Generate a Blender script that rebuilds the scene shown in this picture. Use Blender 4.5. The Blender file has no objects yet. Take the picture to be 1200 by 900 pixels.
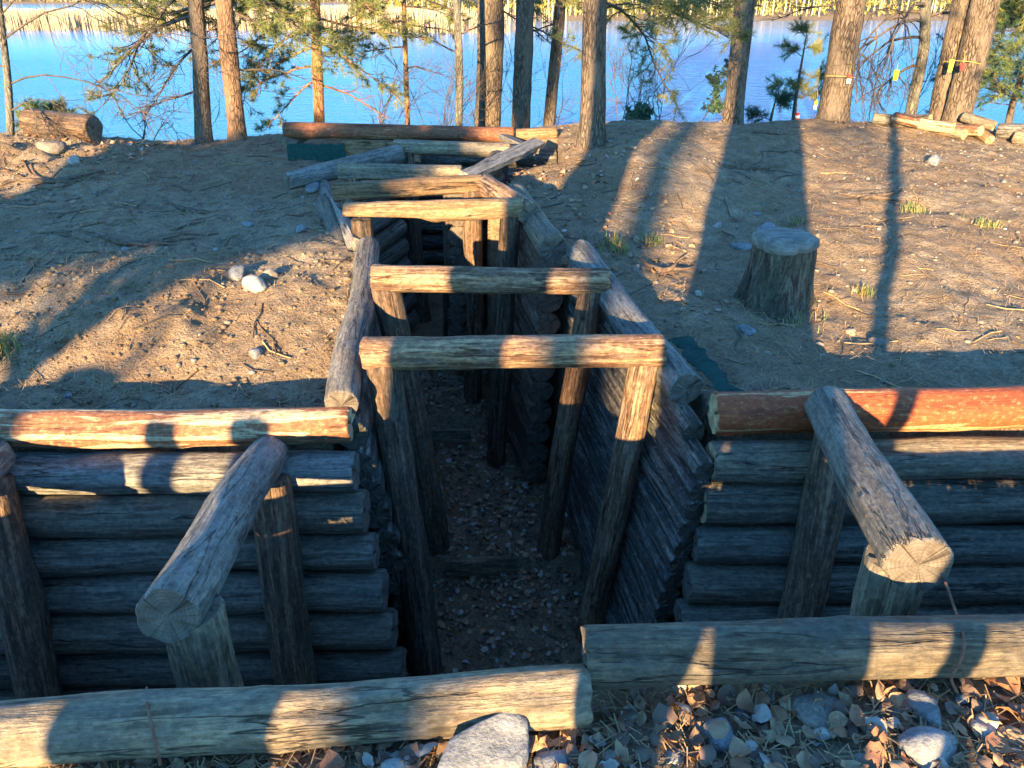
import bpy, math, random
import numpy as np
from mathutils import Vector, Matrix
R = math.radians

# ---------------------------------------------------------------- camera, sky, sun, exposure
S = bpy.context.scene
COL = S.collection
CAM_Z, PITCH, FPX = 1.65, R(27.0), 900.0
cd = bpy.data.cameras.new('camera'); cam = bpy.data.objects.new('camera', cd); COL.objects.link(cam)
cam.location = (0, 0, CAM_Z); cam.rotation_euler = (math.pi / 2 - PITCH, 0, 0)
cd.sensor_width = 36.0; cd.lens = 36.0 * FPX / 1200.0; cd.clip_start = 0.05; cd.clip_end = 3000
S.camera = cam
SUN_EL, SUN_AZ = R(11.5), R(17.0)          # light travels towards +Y, a little to +X
w = bpy.data.worlds.new('World'); S.world = w; w.use_nodes = True
wn = w.node_tree
bg = wn.nodes['Background']
sky = wn.nodes.new('ShaderNodeTexSky'); sky.sky_type = 'NISHITA'; sky.sun_disc = False
sky.sun_elevation = SUN_EL; sky.sun_rotation = math.pi + SUN_AZ
sky.air_density = 1.2; sky.dust_density = 0.0; sky.ozone_density = 0.8
tint = wn.nodes.new('ShaderNodeMix'); tint.data_type = 'RGBA'; tint.blend_type = 'MULTIPLY'; tint.inputs[0].default_value = 1.0
tint.inputs[7].default_value = (0.33, 0.80, 1.42, 1)      # clear, cold blue sky over the whole dome
wn.links.new(sky.outputs[0], tint.inputs[6]); wn.links.new(tint.outputs[2], bg.inputs[0]); bg.inputs[1].default_value = 0.115
ld = bpy.data.lights.new('sun', 'SUN'); ld.energy = 5.0; ld.angle = R(0.5); ld.color = (1.0, 0.70, 0.35)
sun = bpy.data.objects.new('sun', ld); COL.objects.link(sun)
SD = Vector((math.sin(SUN_AZ) * math.cos(SUN_EL), math.cos(SUN_AZ) * math.cos(SUN_EL), -math.sin(SUN_EL)))
sun.rotation_euler = SD.to_track_quat('-Z', 'Y').to_euler(); sun.location = (-20, -40, 30)
S.view_settings.view_transform = 'Standard'; S.view_settings.look = 'None'
S.view_settings.exposure = 2.4; S.view_settings.gamma = 1.0; S.view_settings.use_curve_mapping = False

# ---------------------------------------------------------------- helpers
def ray(u, v):
    y = (v - 450.0) / FPX
    return Vector(((u - 600.0) / FPX, math.cos(PITCH) - y * math.sin(PITCH), -math.sin(PITCH) - y * math.cos(PITCH)))
def PY(u, v, Y):
    d = ray(u, v); return Vector((0, 0, CAM_Z)) + d * (Y / d.y)
def PZ(u, v, z):
    d = ray(u, v); return Vector((0, 0, CAM_Z)) + d * ((z - CAM_Z) / d.z)

def hsh(a, b, c, s):
    v = np.sin(a * 127.1 + b * 311.7 + c * 74.7 + s * 53.3) * 43758.5453
    return v - np.floor(v)
def noise(x, y, z=0.0, s=0.0):
    x, y, z = np.broadcast_arrays(np.asarray(x, float), np.asarray(y, float), np.asarray(z, float))
    xi, yi, zi = np.floor(x), np.floor(y), np.floor(z)
    f = [x - xi, y - yi, z - zi]; f = [t * t * (3 - 2 * t) for t in f]
    o = 0
    for i in (0, 1):
        for j in (0, 1):
            for k in (0, 1):
                o = o + hsh(xi + i, yi + j, zi + k, s) * (f[0] if i else 1 - f[0]) * (f[1] if j else 1 - f[1]) * (f[2] if k else 1 - f[2])
    return o * 2 - 1
def fbm(x, y, z=0.0, s=0.0, o=4, g=0.5):
    x, y, z = np.asarray(x, float), np.asarray(y, float), np.asarray(z, float)
    a, t = 1.0, 0
    for i in range(o):
        t = t + a * noise(x * 2 ** i, y * 2 ** i, z * 2 ** i, s + i * 7.3); a *= g
    return t
def sstep(a, b, x):
    t = np.clip((np.asarray(x, float) - a) / (b - a), 0, 1); return t * t * (3 - 2 * t)

WPOS = {}
def tag(o, label=None, cat=None, group=None, kind=None):
    if label: o['label'] = label
    if cat: o['category'] = cat
    if group: o['group'] = group
    if kind: o['kind'] = kind
    return o
def put(o, parent, M):
    COL.objects.link(o)
    if parent is not None:
        o.parent = parent
        o.matrix_basis = Matrix.Translation(-WPOS[parent.name]) @ M
    else:
        o.matrix_basis = M
    WPOS[o.name] = M.to_translation()
    return o
def thing(name, loc, label, cat, group=None):
    o = bpy.data.objects.new(name, None); o.empty_display_size = 0.1
    put(o, None, Matrix.Translation(Vector(loc)))
    return tag(o, label, cat, group)
def np_mesh(name, V, F, mats, mi=None, smooth=True):
    """V (n,3) array; F list of face arrays (m,3)/(m,4)"""
    me = bpy.data.meshes.new(name)
    V = np.asarray(V, np.float32)
    if not isinstance(F, list): F = [F]
    F = [np.asarray(f, np.int32) for f in F if len(f)]
    lt = np.concatenate([np.full(len(f), f.shape[1], np.int32) for f in F])
    li = np.concatenate([f.ravel() for f in F])
    ls = np.concatenate([[0], np.cumsum(lt)[:-1]]).astype(np.int32)
    me.vertices.add(len(V)); me.vertices.foreach_set('co', V.ravel())
    me.loops.add(len(li)); me.loops.foreach_set('vertex_index', li)
    me.polygons.add(len(lt)); me.polygons.foreach_set('loop_start', ls)
    if mi is not None: me.polygons.foreach_set('material_index', np.asarray(mi, np.int32))
    me.polygons.foreach_set('use_smooth', np.full(len(lt), bool(smooth)) if not isinstance(smooth, np.ndarray) else smooth)
    for m in mats: me.materials.append(m)
    me.update(calc_edges=True); me.validate()
    return me
def mesh_obj(name, me, parent=None, M=None):
    return put(bpy.data.objects.new(name, me), parent, M or Matrix())

class MB:
    """collects tubes, triangles and quads with a material index"""
    def __init__(s): s.V = []; s.T = []; s.Q = []; s.mt = []; s.mq = []; s.n = 0
    def add(s, V, T=None, Q=None, m=0):
        V = np.asarray(V, float).reshape(-1, 3)
        if T is not None and len(T): T = np.asarray(T, int) + s.n; s.T.append(T); s.mt.append(np.full(len(T), m))
        if Q is not None and len(Q): Q = np.asarray(Q, int) + s.n; s.Q.append(Q); s.mq.append(np.full(len(Q), m))
        s.V.append(V); s.n += len(V)
    def tube(s, pts, rad, k=5, m=0, rough=0.0, seed=0.0, cap=False):
        P = np.asarray(pts, float); n = len(P); rad = np.broadcast_to(np.asarray(rad, float), (n,))
        T = np.gradient(P, axis=0); T /= np.linalg.norm(T, axis=1, keepdims=True) + 1e-9
        a = np.where(np.abs(T[:, 2:3]) > 0.9, np.array([[1.0, 0, 0]]), np.array([[0, 0, 1.0]]))
        if n > 1 and np.abs(T[:, 2]).max() > 0.9 and np.abs(T[:, 2]).min() <= 0.9: a = np.broadcast_to(np.array([[0.3, 0.9, 0.1]]), P.shape)
        U = np.cross(T, a); U /= np.linalg.norm(U, axis=1, keepdims=True) + 1e-9; W = np.cross(T, U)
        th = np.arange(k) / k * 2 * np.pi
        rr = rad[:, None] * np.ones((1, k))
        if rough:
            L = np.concatenate([[0], np.cumsum(np.linalg.norm(np.diff(P, axis=0), axis=1))])
            rr = rr * (1 + rough * fbm(np.cos(th)[None] * 2.2 + 0 * L[:, None], np.sin(th)[None] * 2.2 + 0 * L[:, None], L[:, None] * 2.0, seed, 4, 0.6))
        V = P[:, None] + rr[..., None] * (np.cos(th)[None, :, None] * U[:, None] + np.sin(th)[None, :, None] * W[:, None])
        i = np.arange(n - 1)[:, None] * k; j = np.arange(k)[None]; j2 = (j + 1) % k
        Q = np.stack([i + j, i + j2, i + k + j2, i + k + j], -1).reshape(-1, 4)
        s.add(V.reshape(-1, 3), Q=Q, m=m)
        if cap:
            for e, b in ((0, 0), (n - 1, (n - 1) * k)):
                s.add(np.vstack([V[e], P[e][None]]), T=[(a_, (a_ + 1) % k, k) if e else ((a_ + 1) % k, a_, k) for a_ in range(k)], m=m)
    def mesh(s, name, mats, smooth=True):
        F = []; mi = []
        if s.T: F.append(np.concatenate(s.T)); mi.append(np.concatenate(s.mt))
        if s.Q: F.append(np.concatenate(s.Q)); mi.append(np.concatenate(s.mq))
        return np_mesh(name, np.concatenate(s.V), F, mats, np.concatenate(mi), smooth)

# ---------------------------------------------------------------- materials
class NT:
    def __init__(s, name):
        s.m = bpy.data.materials.new(name); s.m.use_nodes = True; s.t = s.m.node_tree
        s.b = s.t.nodes['Principled BSDF']
        s.tc = s.t.nodes.new('ShaderNodeTexCoord')
    def n(s, ty, **kw):
        nd = s.t.nodes.new('ShaderNode' + ty)
        for k, v in kw.items():
            if hasattr(nd, k): setattr(nd, k, v)
            else: s.set(nd.inputs[k.replace('_', ' ')] if isinstance(k, str) else nd.inputs[k], v)
        return nd
    def set(s, sock, v):
        if isinstance(v, bpy.types.NodeSocket): s.t.links.new(v, sock)
        elif isinstance(v, bpy.types.Node): s.t.links.new(v.outputs[0], sock)
        else: sock.default_value = v
    def mapping(s, scale, rand=True, src='Object'):
        mp = s.n('Mapping'); s.set(mp.inputs['Vector'], s.tc.outputs[src]); mp.inputs['Scale'].default_value = scale
        if rand:
            oi = s.n('ObjectInfo'); vm = s.n('VectorMath', operation='MULTIPLY')
            s.set(vm.inputs[0], oi.outputs['Random']); vm.inputs[1].default_value = (37.0, 71.0, 113.0)
            s.set(mp.inputs['Location'], vm.outputs[0])
        return mp.outputs[0]
    def noise(s, vec, scale=1.0, detail=6.0, rough=0.6, dist=0.0):
        nd = s.n('TexNoise'); s.set(nd.inputs['Vector'], vec)
        nd.inputs['Scale'].default_value = scale; nd.inputs['Detail'].default_value = detail
        nd.inputs['Roughness'].default_value = rough; nd.inputs['Distortion'].default_value = dist
        return nd.outputs[0]
    def ramp(s, fac, stops, interp='LINEAR'):
        nd = s.n('ValToRGB'); s.set(nd.inputs[0], fac); cr = nd.color_ramp; cr.interpolation = interp
        while len(cr.elements) < len(stops): cr.elements.new(0.5)
        for e, (p, c) in zip(cr.elements, stops):
            e.position = p; e.color = (c, c, c, 1) if isinstance(c, (int, float)) else (*c, 1)
        return nd.outputs[0]
    def mix(s, fac, a, b, blend='MIX'):
        nd = s.n('Mix', data_type='RGBA', blend_type=blend)
        s.set(nd.inputs['Factor'], fac)
        for k, v in ((6, a), (7, b)):
            if isinstance(v, tuple): v = (*v, 1)
            s.set(nd.inputs[k], v)
        return nd.outputs[2]
    def math(s, op, a, b=0.0):
        nd = s.n('Math', operation=op); s.set(nd.inputs[0], a); s.set(nd.inputs[1], b); return nd.outputs[0]
    def finish(s, col, rough=0.8, h=None, strength=0.5, dist=0.02, spec=0.3):
        s.set(s.b.inputs['Base Color'], (*col, 1) if isinstance(col, tuple) else col)
        s.set(s.b.inputs['Roughness'], rough); s.b.inputs['Specular IOR Level'].default_value = spec
        if h is not None:
            bp = s.n('Bump'); bp.inputs['Strength'].default_value = strength; bp.inputs['Distance'].default_value = dist
            s.set(bp.inputs['Height'], h); s.set(s.b.inputs['Normal'], bp.outputs[0])
        return s.m

def wood(name, dark, mid, light, patch=None, patch_amt=0.5, crack=0.65, hard=0.11, gx=2.2, gy=34.0, bump=0.9, strips=None):
    t = NT(name)
    v = t.mapping((gx, gy, gy)); v2 = t.mapping((5.5, 10.0, 10.0)); v3 = t.mapping((0.7, 9.0, 9.0)); v4 = t.mapping((14, 150, 150))
    g = t.noise(v, 1.0, 8, 0.65, 0.3); g2 = t.noise(v4, 1.0, 4, 0.6)
    if strips:
        g = t.noise(v, 1.0, 3.5, 0.55, 0.5)
        c = t.ramp(g, [(0.5 - hard, dark), (0.5 - hard * .6, mid), (0.5 + strips, mid), (0.5 + strips + .02, light), (0.5 + strips + .12, tuple(x * 1.15 for x in light))])
    else:
        c = t.ramp(g, [(0.5 - hard, dark), (0.5, mid), (0.5 + hard, light)])
        fl = t.ramp(t.noise(t.mapping((5, 60, 60)), 1.0, 4, 0.6, 0.3), [(0.56, 0.0), (0.63, 0.7)]); c = t.mix(fl, c, light)
        fd = t.ramp(t.noise(t.mapping((3, 46, 46)), 1.0, 5, 0.6, 0.3), [(0.36, 0.85), (0.44, 0.0)]); c = t.mix(fd, c, tuple(x * .6 for x in dark))
    c = t.mix(t.ramp(g2, [(0.3, 0.6), (0.62, 0.0)]), c, dark)
    if patch:
        pn = t.noise(v2, 1.0, 5, 0.62, 0.4)
        c = t.mix(t.math('MULTIPLY', t.ramp(pn, [(0.42, 0.0), (0.62, 1.0)]), patch_amt), c, patch)
    iso = t.noise(t.mapping((34, 55, 55)), 1.0, 5, 0.7); c = t.mix(t.ramp(iso, [(0.36, 0.55), (0.52, 0.0)]), c, tuple(x * .5 for x in dark)); c = t.mix(t.ramp(iso, [(0.56, 0.0), (0.7, 0.45)]), c, tuple(min(1, x * 1.2) for x in light))
    cn = t.noise(v3, 1.0, 5, 0.55, 0.2)
    ca = t.math('ABSOLUTE', t.math('SUBTRACT', cn, 0.5))
    cr = t.ramp(ca, [(0.002, 1.0), (0.009, 0.0)])
    sel = t.ramp(t.noise(v2, 0.7, 3), [(0.45, 0.0), (0.58, 1.0)])
    cr = t.math('MULTIPLY', cr, sel)
    c = t.mix(t.math('MULTIPLY', cr, crack), c, (0.012, 0.009, 0.007))
    oi2 = t.n('ObjectInfo'); c = t.mix(1.0, c, t.ramp(oi2.outputs['Random'], [(0.0, (0.62, 0.60, 0.57)), (0.3, (1.0, 0.93, 0.84)), (0.6, (0.86, 0.88, 0.88)), (1.0, (1.22, 1.14, 1.04))]), 'MULTIPLY')
    kv = t.n('TexVoronoi'); t.set(kv.inputs['Vector'], t.mapping((4.5, 9, 9))); kv.inputs['Scale'].default_value = 1.0
    kn = t.ramp(kv.outputs['Distance'], [(0.07, 1.0), (0.16, 0.0)])
    c = t.mix(t.math('MULTIPLY', kn, 0.55), c, tuple(x * 0.45 for x in dark))
    h = t.math('SUBTRACT', t.math('ADD', t.math('MULTIPLY', g, 1.0), t.math('ADD', t.math('MULTIPLY', g2, 0.25), t.math('MULTIPLY', iso, 0.45))), t.math('MULTIPLY', cr, 1.2))
    return t.finish(c, 0.72, h, bump, 0.02, 0.35)
def endgrain(name, a, b):
    t = NT(name); wv = t.n('TexWave', wave_type='RINGS', rings_direction='X')
    t.set(wv.inputs['Vector'], t.mapping((1, 1, 1), rand=False)); wv.inputs['Scale'].default_value = 28
    wv.inputs['Distortion'].default_value = 2.5; wv.inputs['Detail'].default_value = 3; wv.inputs['Detail Scale'].default_value = 1.2
    n = t.noise(t.mapping((6, 22, 22)), 1.0, 6)
    c = t.mix(t.math('MULTIPLY', wv.outputs[1], 0.5), a, b)
    c = t.mix(t.ramp(n, [(0.35, 0.7), (0.65, 0.0)]), c, tuple(x * 0.4 for x in b))
    sp = t.n('SeparateXYZ'); t.set(sp.inputs[0], t.tc.outputs['Object']); cb = t.n('CombineXYZ'); t.set(cb.inputs[1], sp.outputs[1]); t.set(cb.inputs[2], sp.outputs[2])
    nz = t.n('VectorMath', operation='NORMALIZE'); t.set(nz.inputs[0], cb.outputs[0]); rd = t.noise(nz.outputs[0], 1.7, 2, 0.5)
    ck = t.ramp(t.math('ABSOLUTE', t.math('SUBTRACT', rd, 0.5)), [(0.003, 0.85), (0.012, 0.0)]); c = t.mix(ck, c, (0.015, 0.011, 0.008))
    st = t.noise(t.mapping((3, 9, 9)), 1.0, 4); c = t.mix(t.ramp(st, [(0.5, 0.0), (0.66, 0.55)]), c, (0.09, 0.085, 0.075))
    return t.finish(c, 0.85, t.math('SUBTRACT', n, ck), 0.6, 0.01)

M = {}
M['grey'] = wood('weathered_grey_wood', (0.085, 0.078, 0.07), (0.19, 0.175, 0.155), (0.33, 0.30, 0.26), (0.24, 0.24, 0.23), 0.6)
M['tan'] = wood('weathered_tan_wood', (0.11, 0.085, 0.055), (0.235, 0.185, 0.12), (0.36, 0.29, 0.195), (0.145, 0.135, 0.115), 0.85)
M['dark'] = wood('damp_wall_wood', (0.075, 0.068, 0.055), (0.165, 0.15, 0.12), (0.27, 0.245, 0.195), (0.12, 0.12, 0.10), 0.6)
M['frame'] = wood('brown_frame_wood', (0.09, 0.045, 0.025), (0.27, 0.15, 0.078), (0.48, 0.32, 0.19), (0.16, 0.13, 0.11), 0.5, hard=0.10)
M['hewn'] = wood('hewn_yellow_wood', (0.17, 0.095, 0.045), (0.32, 0.195, 0.095), (0.44, 0.29, 0.15), (0.22, 0.17, 0.12), 0.35)
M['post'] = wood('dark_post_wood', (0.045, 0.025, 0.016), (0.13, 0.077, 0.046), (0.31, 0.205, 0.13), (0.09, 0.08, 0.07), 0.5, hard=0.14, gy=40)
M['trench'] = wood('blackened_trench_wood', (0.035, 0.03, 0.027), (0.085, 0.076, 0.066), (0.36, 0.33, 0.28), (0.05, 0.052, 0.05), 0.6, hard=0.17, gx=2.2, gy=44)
M['peel'] = wood('peeled_pine', (0.10, 0.042, 0.024), (0.27, 0.115, 0.055), (0.52, 0.39, 0.24), None, 0, 0.4, hard=0.12, gx=1.3, gy=16.0, bump=0.5, strips=.005)
M['peel_orange'] = wood('orange_pine_bark', (0.25, 0.060, 0.022), (0.42, 0.105, 0.034), (0.60, 0.40, 0.20), None, 0, 0.3, hard=0.14, gx=1.2, gy=17.0, bump=0.4, strips=.055)
M['peel_dark'] = wood('red_brown_pine', (0.09, 0.036, 0.02), (0.24, 0.088, 0.042), (0.46, 0.27, 0.13), None, 0, 0.4, hard=0.12, gx=1.3, gy=17.0, bump=0.5, strips=.07)
M['end_grey'] = endgrain('grey_end_grain', (0.17, 0.14, 0.11), (0.10, 0.075, 0.055))
M['end_fresh'] = endgrain('fresh_end_grain', (0.62, 0.45, 0.24), (0.42, 0.26, 0.12))
M['end_dark'] = endgrain('dark_end_grain', (0.10, 0.085, 0.065), (0.05, 0.04, 0.03))

def soil():
    t = NT('sandy_soil'); v = t.mapping((1, 1, 1), rand=False)
    a = t.noise(v, 0.9, 6, 0.6, 0.3); b = t.noise(v, 9, 8, 0.65); c_ = t.noise(v, 70, 5, 0.7); d = t.noise(v, 2.3, 4, 0.6)
    col = t.ramp(b, [(0.3, (0.17, 0.122, 0.08)), (0.52, (0.33, 0.25, 0.165)), (0.72, (0.46, 0.36, 0.245))])
    col = t.mix(t.math('MULTIPLY', t.ramp(a, [(0.42, 0.0), (0.62, 1.0)]), 0.6), col, (0.27, 0.165, 0.09))
    col = t.mix(t.math('MULTIPLY', t.ramp(c_, [(0.38, 1.0), (0.52, 0.0)]), 0.5), col, (0.065, 0.045, 0.03))
    vo = t.n('TexVoronoi'); t.set(vo.inputs['Vector'], v); vo.inputs['Scale'].default_value = 42
    pb = t.ramp(vo.outputs['Distance'], [(0.12, 1.0), (0.3, 0.0)])
    sel = t.ramp(vo.outputs['Color'], [(0.62, 0.0), (0.7, 1.0)])
    pm = t.math('MULTIPLY', pb, sel)
    col = t.mix(t.math('MULTIPLY', pm, 0.55), col, (0.30, 0.27, 0.23))
    h = t.math('ADD', t.math('ADD', t.math('MULTIPLY', b, 1.2), t.math('MULTIPLY', c_, 0.5)), t.math('MULTIPLY', pm, 0.4))
    return t.finish(col, 0.95, h, 1.0, 0.05, 0.15)
M['soil'] = soil()
def simple(name, a, b, sc=8.0, rough=0.85, bump=0.4, dist=0.01, spec=0.25, rand=True):
    t = NT(name); n = t.noise(t.mapping((sc, sc, sc), rand=rand), 1.0, 6, 0.65, 0.2)
    return t.finish(t.ramp(n, [(0.35, a), (0.65, b)]), rough, n, bump, dist, spec)
def stone_mat(name, a, b, c):
    t = NT(name); v = t.mapping((1, 1, 1))
    n = t.noise(v, 14, 8, 0.7); n2 = t.noise(v, 90, 4, 0.6); n3 = t.noise(v, 5, 3)
    col = t.ramp(n, [(0.35, a), (0.55, b), (0.7, c)]); col = t.mix(t.ramp(n2, [(0.4, 0.45), (0.55, 0.0)]), col, tuple(x * 0.45 for x in a))
    col = t.mix(t.ramp(n3, [(0.5, 0.0), (0.68, 0.5)]), col, c)
    return t.finish(col, 0.85, t.math('ADD', n, t.math('MULTIPLY', n2, 0.4)), 0.7, 0.015, 0.3)
M['stone'] = stone_mat('grey_granite', (0.12, 0.125, 0.13), (0.21, 0.215, 0.22), (0.31, 0.31, 0.305))
M['stone_pale'] = stone_mat('pale_stone', (0.23, 0.215, 0.19), (0.34, 0.32, 0.285), (0.44, 0.42, 0.375))
M['stone_brown'] = stone_mat('brown_stone', (0.15, 0.12, 0.095), (0.24, 0.195, 0.155), (0.32, 0.27, 0.22))
def leafm(name, a, b):
    t = NT(name); n = t.noise(t.mapping((20, 20, 20)), 1.0, 4)
    return t.finish(t.ramp(n, [(0.3, a), (0.7, b)]), 0.7, n, 0.3, 0.003, 0.3)
LEAF = [leafm('leaf_tan', (0.24, 0.145, 0.08), (0.40, 0.26, 0.15)), leafm('leaf_rust', (0.22, 0.10, 0.05), (0.34, 0.17, 0.09)),
        leafm('leaf_brown', (0.10, 0.065, 0.045), (0.18, 0.12, 0.085)), leafm('leaf_pale', (0.26, 0.22, 0.18), (0.39, 0.34, 0.285))]
M['twig'] = simple('twig', (0.06, 0.042, 0.03), (0.16, 0.11, 0.075), 30)
M['straw'] = simple('dry_needles', (0.26, 0.17, 0.085), (0.42, 0.29, 0.15), 30)
M['grass'] = simple('grass_blades', (0.09, 0.13, 0.03), (0.17, 0.21, 0.06), 20, rough=0.6)
def bark(name, lo, hi, hi2, vz=1.0):
    t = NT(name); v = t.mapping((34, 34, 9)); vo = t.n('TexVoronoi', feature='DISTANCE_TO_EDGE')
    nn = t.noise(t.mapping((6, 6, 2)), 1.0, 5, 0.6)
    ad = t.n('MixRGB', blend_type='ADD') if False else None
    t.set(vo.inputs['Vector'], v); vo.inputs['Scale'].default_value = 1.0
    n = t.noise(t.mapping((60, 60, 18)), 1.0, 7, 0.7); e = t.ramp(vo.outputs[0], [(0.0, 0.0), (0.14, 1.0)])
    c = t.ramp(n, [(0.32, lo), (0.52, hi), (0.7, hi2)])
    e = t.math('MAXIMUM', e, t.ramp(nn, [(0.4, 0.0), (0.6, 0.8)])); c = t.mix(t.math('MULTIPLY', t.math('SUBTRACT', 1.0, e), 0.5), c, tuple(x * 0.35 for x in lo))
    c = t.mix(t.ramp(nn, [(0.45, 0.0), (0.7, 0.6)]), c, tuple(x * 0.8 for x in hi2))
    return t.finish(c, 0.95, t.math('ADD', e, t.math('MULTIPLY', n, 0.9)), 0.9, 0.025, 0.1)
M['bark'] = bark('pine_bark', (0.07, 0.05, 0.038), (0.165, 0.125, 0.092), (0.28, 0.215, 0.155))
M['bark_orange'] = bark('orange_bark', (0.16, 0.075, 0.035), (0.33, 0.16, 0.075), (0.44, 0.25, 0.13))
M['bark_red'] = bark('reddish_bark', (0.095, 0.06, 0.042), (0.22, 0.135, 0.088), (0.31, 0.20, 0.13))
M['stump_bark'] = bark('stump_bark', (0.10, 0.08, 0.06), (0.19, 0.155, 0.115), (0.27, 0.24, 0.18))
M['end_moss'] = endgrain('mossy_sawn_top', (0.25, 0.235, 0.205), (0.15, 0.135, 0.11))
M['bark_grey'] = bark('grey_bark', (0.06, 0.055, 0.045), (0.15, 0.14, 0.115), (0.27, 0.255, 0.215))
M['branch'] = simple('branch_bark', (0.05, 0.04, 0.03), (0.14, 0.105, 0.08), 20)
M['branch_orange'] = simple('orange_branch', (0.20, 0.10, 0.05), (0.36, 0.19, 0.10), 20)
def needle(name, a, b):
    t = NT(name); n = t.noise(t.mapping((3, 3, 3)), 1.0, 4)
    m = t.finish(t.ramp(n, [(0.35, a), (0.65, b)]), 0.6, None, spec=0.3)
    return m
M['needle'] = needle('pine_needles', (0.07, 0.10, 0.033), (0.17, 0.19, 0.06))
M['needle_y'] = needle('pine_needles_yellowish', (0.12, 0.13, 0.035), (0.22, 0.20, 0.06))
M['needle_b'] = needle('pine_needles_bluish', (0.03, 0.07, 0.04), (0.06, 0.11, 0.065))
M['needle_dead'] = needle('dead_needles', (0.13, 0.09, 0.055), (0.24, 0.16, 0.10))
M['felt'] = simple('green_geotextile', (0.006, 0.032, 0.027), (0.012, 0.06, 0.048), 40, rough=0.9)
M['wire'] = simple('rusty_wire', (0.10, 0.05, 0.03), (0.22, 0.10, 0.06), 40, rough=0.6)
M['cord'] = simple('yellow_cord', (0.42, 0.33, 0.06), (0.55, 0.45, 0.12), 40)
M['tag_red'] = simple('red_plastic', (0.45, 0.03, 0.03), (0.55, 0.05, 0.04), 10, rough=0.4)
M['tag_yellow'] = simple('yellow_plastic', (0.65, 0.5, 0.03), (0.75, 0.6, 0.06), 10, rough=0.4)
M['tag_white'] = simple('white_plastic', (0.7, 0.7, 0.66), (0.8, 0.8, 0.77), 10, rough=0.4)
M['reed'] = simple('dry_reed', (0.28, 0.21, 0.125), (0.44, 0.35, 0.22), 2.0, rough=0.8, rand=False)
M['far_trunk'] = simple('far_pale_trunk', (0.36, 0.31, 0.22), (0.60, 0.54, 0.42), 1.0, rand=False)
M['far_leaf'] = simple('far_spring_leaf', (0.20, 0.19, 0.04), (0.33, 0.28, 0.08), 0.6, rand=False)
M['far_pine'] = simple('far_pine_leaf', (0.06, 0.09, 0.03), (0.14, 0.15, 0.05), 0.6, rand=False)

# ---------------------------------------------------------------- terrain
YK = [-120, -20, 1.2, 2.9, 3.4, 4.2, 5, 6.5, 8, 8.7, 9.5, 11, 14, 16, 30, 100]
ZL = [2.0, 0.0, 0.0, -.12, -.07, .15, .15, .16, .21, .24, .06, -.8, -2.45, -3.1, -4.5, -4.5]
ZR = [2.0, 0.0, 0.0, -.09, -.06, .0, .11, .25, .36, .385, .24, -.65, -2.45, -3.1, -4.5, -4.5]
def shoreline(x): return 140 + 225 * (1 - sstep(-75, -14, x)) + 6 * noise(np.asarray(x, float) / 25, 3.3)
def surf(x, y):
    """ground level without the trench"""
    x = np.asarray(x, float); y = np.asarray(y, float)
    s = sstep(-0.5, 1.5, x + 0.1 * (y - 5))
    z = np.interp(y, YK, ZL) * (1 - s) + np.interp(y, YK, ZR) * s
    near = sstep(-6, -2, y) * (1 - sstep(10, 14, y))
    z = z + near * (0.055 * fbm(x * 0.8, y * 0.8, 0, 3, 3) + 0.022 * fbm(x * 3.1, y * 3.1, 0, 9, 4) + 0.011 * fbm(x * 9, y * 9, 0, 19, 2))*np.where(y < 2.2, 0.35, 1.0)
    # heap at far left, tree-foot mound and the shoulder right of the trench
    z = z + 0.20 * np.exp(-(((x + 4.6) / 0.9) ** 2 + ((y - 7.6) / 0.8) ** 2)) * (1 + 0.4 * fbm(x * 4, y * 4, 0, 5, 3))
    z = z + 0.20 * np.exp(-(((x - 1.15) / 0.5) ** 2 + ((y - 6.5) / 0.9) ** 2))
    z = z - 0.16 * np.exp(-(((x - 6.0) / 1.7) ** 2 + ((y - 8.6) / 1.8) ** 2))
    z = z + 0.06 * np.exp(-(((x + 1.8) / 0.9) ** 2 + ((y - 3.75) / 0.25) ** 2)) * (1 + 0.5 * fbm(x * 6, y * 6, 0, 15, 3))
    z = z - 0.06 * np.exp(-(((x + 1.73) / 0.28) ** 2 + ((y - 4.95) / 0.16) ** 2))
    z = z - 0.11 * (1 - sstep(-1.3, 0.1, x)) * sstep(-3, 0.5, y) * (1 - sstep(1.9, 2.3, y))
    z = z + 0.07 * np.exp(-(((x - 2.5) / 1.0) ** 2 + ((y - 8.0) / 1.0) ** 2))
    far = shoreline(x)
    z = np.where(y > 60, np.maximum(z, np.minimum(-4.5 + (y - (far - 25)) * 0.08, -1.6 + (y - far) * 0.022)), z)
    z = np.where(y > far + 90, z + (y - far - 90) * 0.10, z)
    return z
XLY = [2.9, 4.7, 5.3, 6.0, 7.0, 7.05, 8.0]; XLX = [-.80, -.96, -1.32, -1.5, -1.15, -1.22, -1.22]
XRY = [2.9, 4.5, 4.52, 5.5, 5.7, 7.0, 7.05, 8.0]; XRX = [.96, .52, .38, .14, -.20, .05, .45, .45]
FLY = [0, 3.78, 3.80, 5.38, 5.40, 6.5, 9]; FLZ = [-1.6, -1.6, -1.52, -1.5, -1.40, -1.25, -1.2]
def ground(x, y):
    x = np.asarray(x, float); y = np.asarray(y, float)
    z = surf(x, y)
    inside = ((y > np.where(x < .2, 1.45 + .07 * (x - .2), 1.55)) & (y < 2.95) & (np.abs(x) < 5.5)) | ((y >= 2.9) & (y < 8.0) & (x > np.interp(y, XLY, XLX)) & (x < np.interp(y, XRY, XRX)))
    fz = np.interp(y, FLY, FLZ) + 0.03 * fbm(x * 2.5, y * 2.5, 0, 21, 4)
    return np.where(inside, fz, z)
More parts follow.
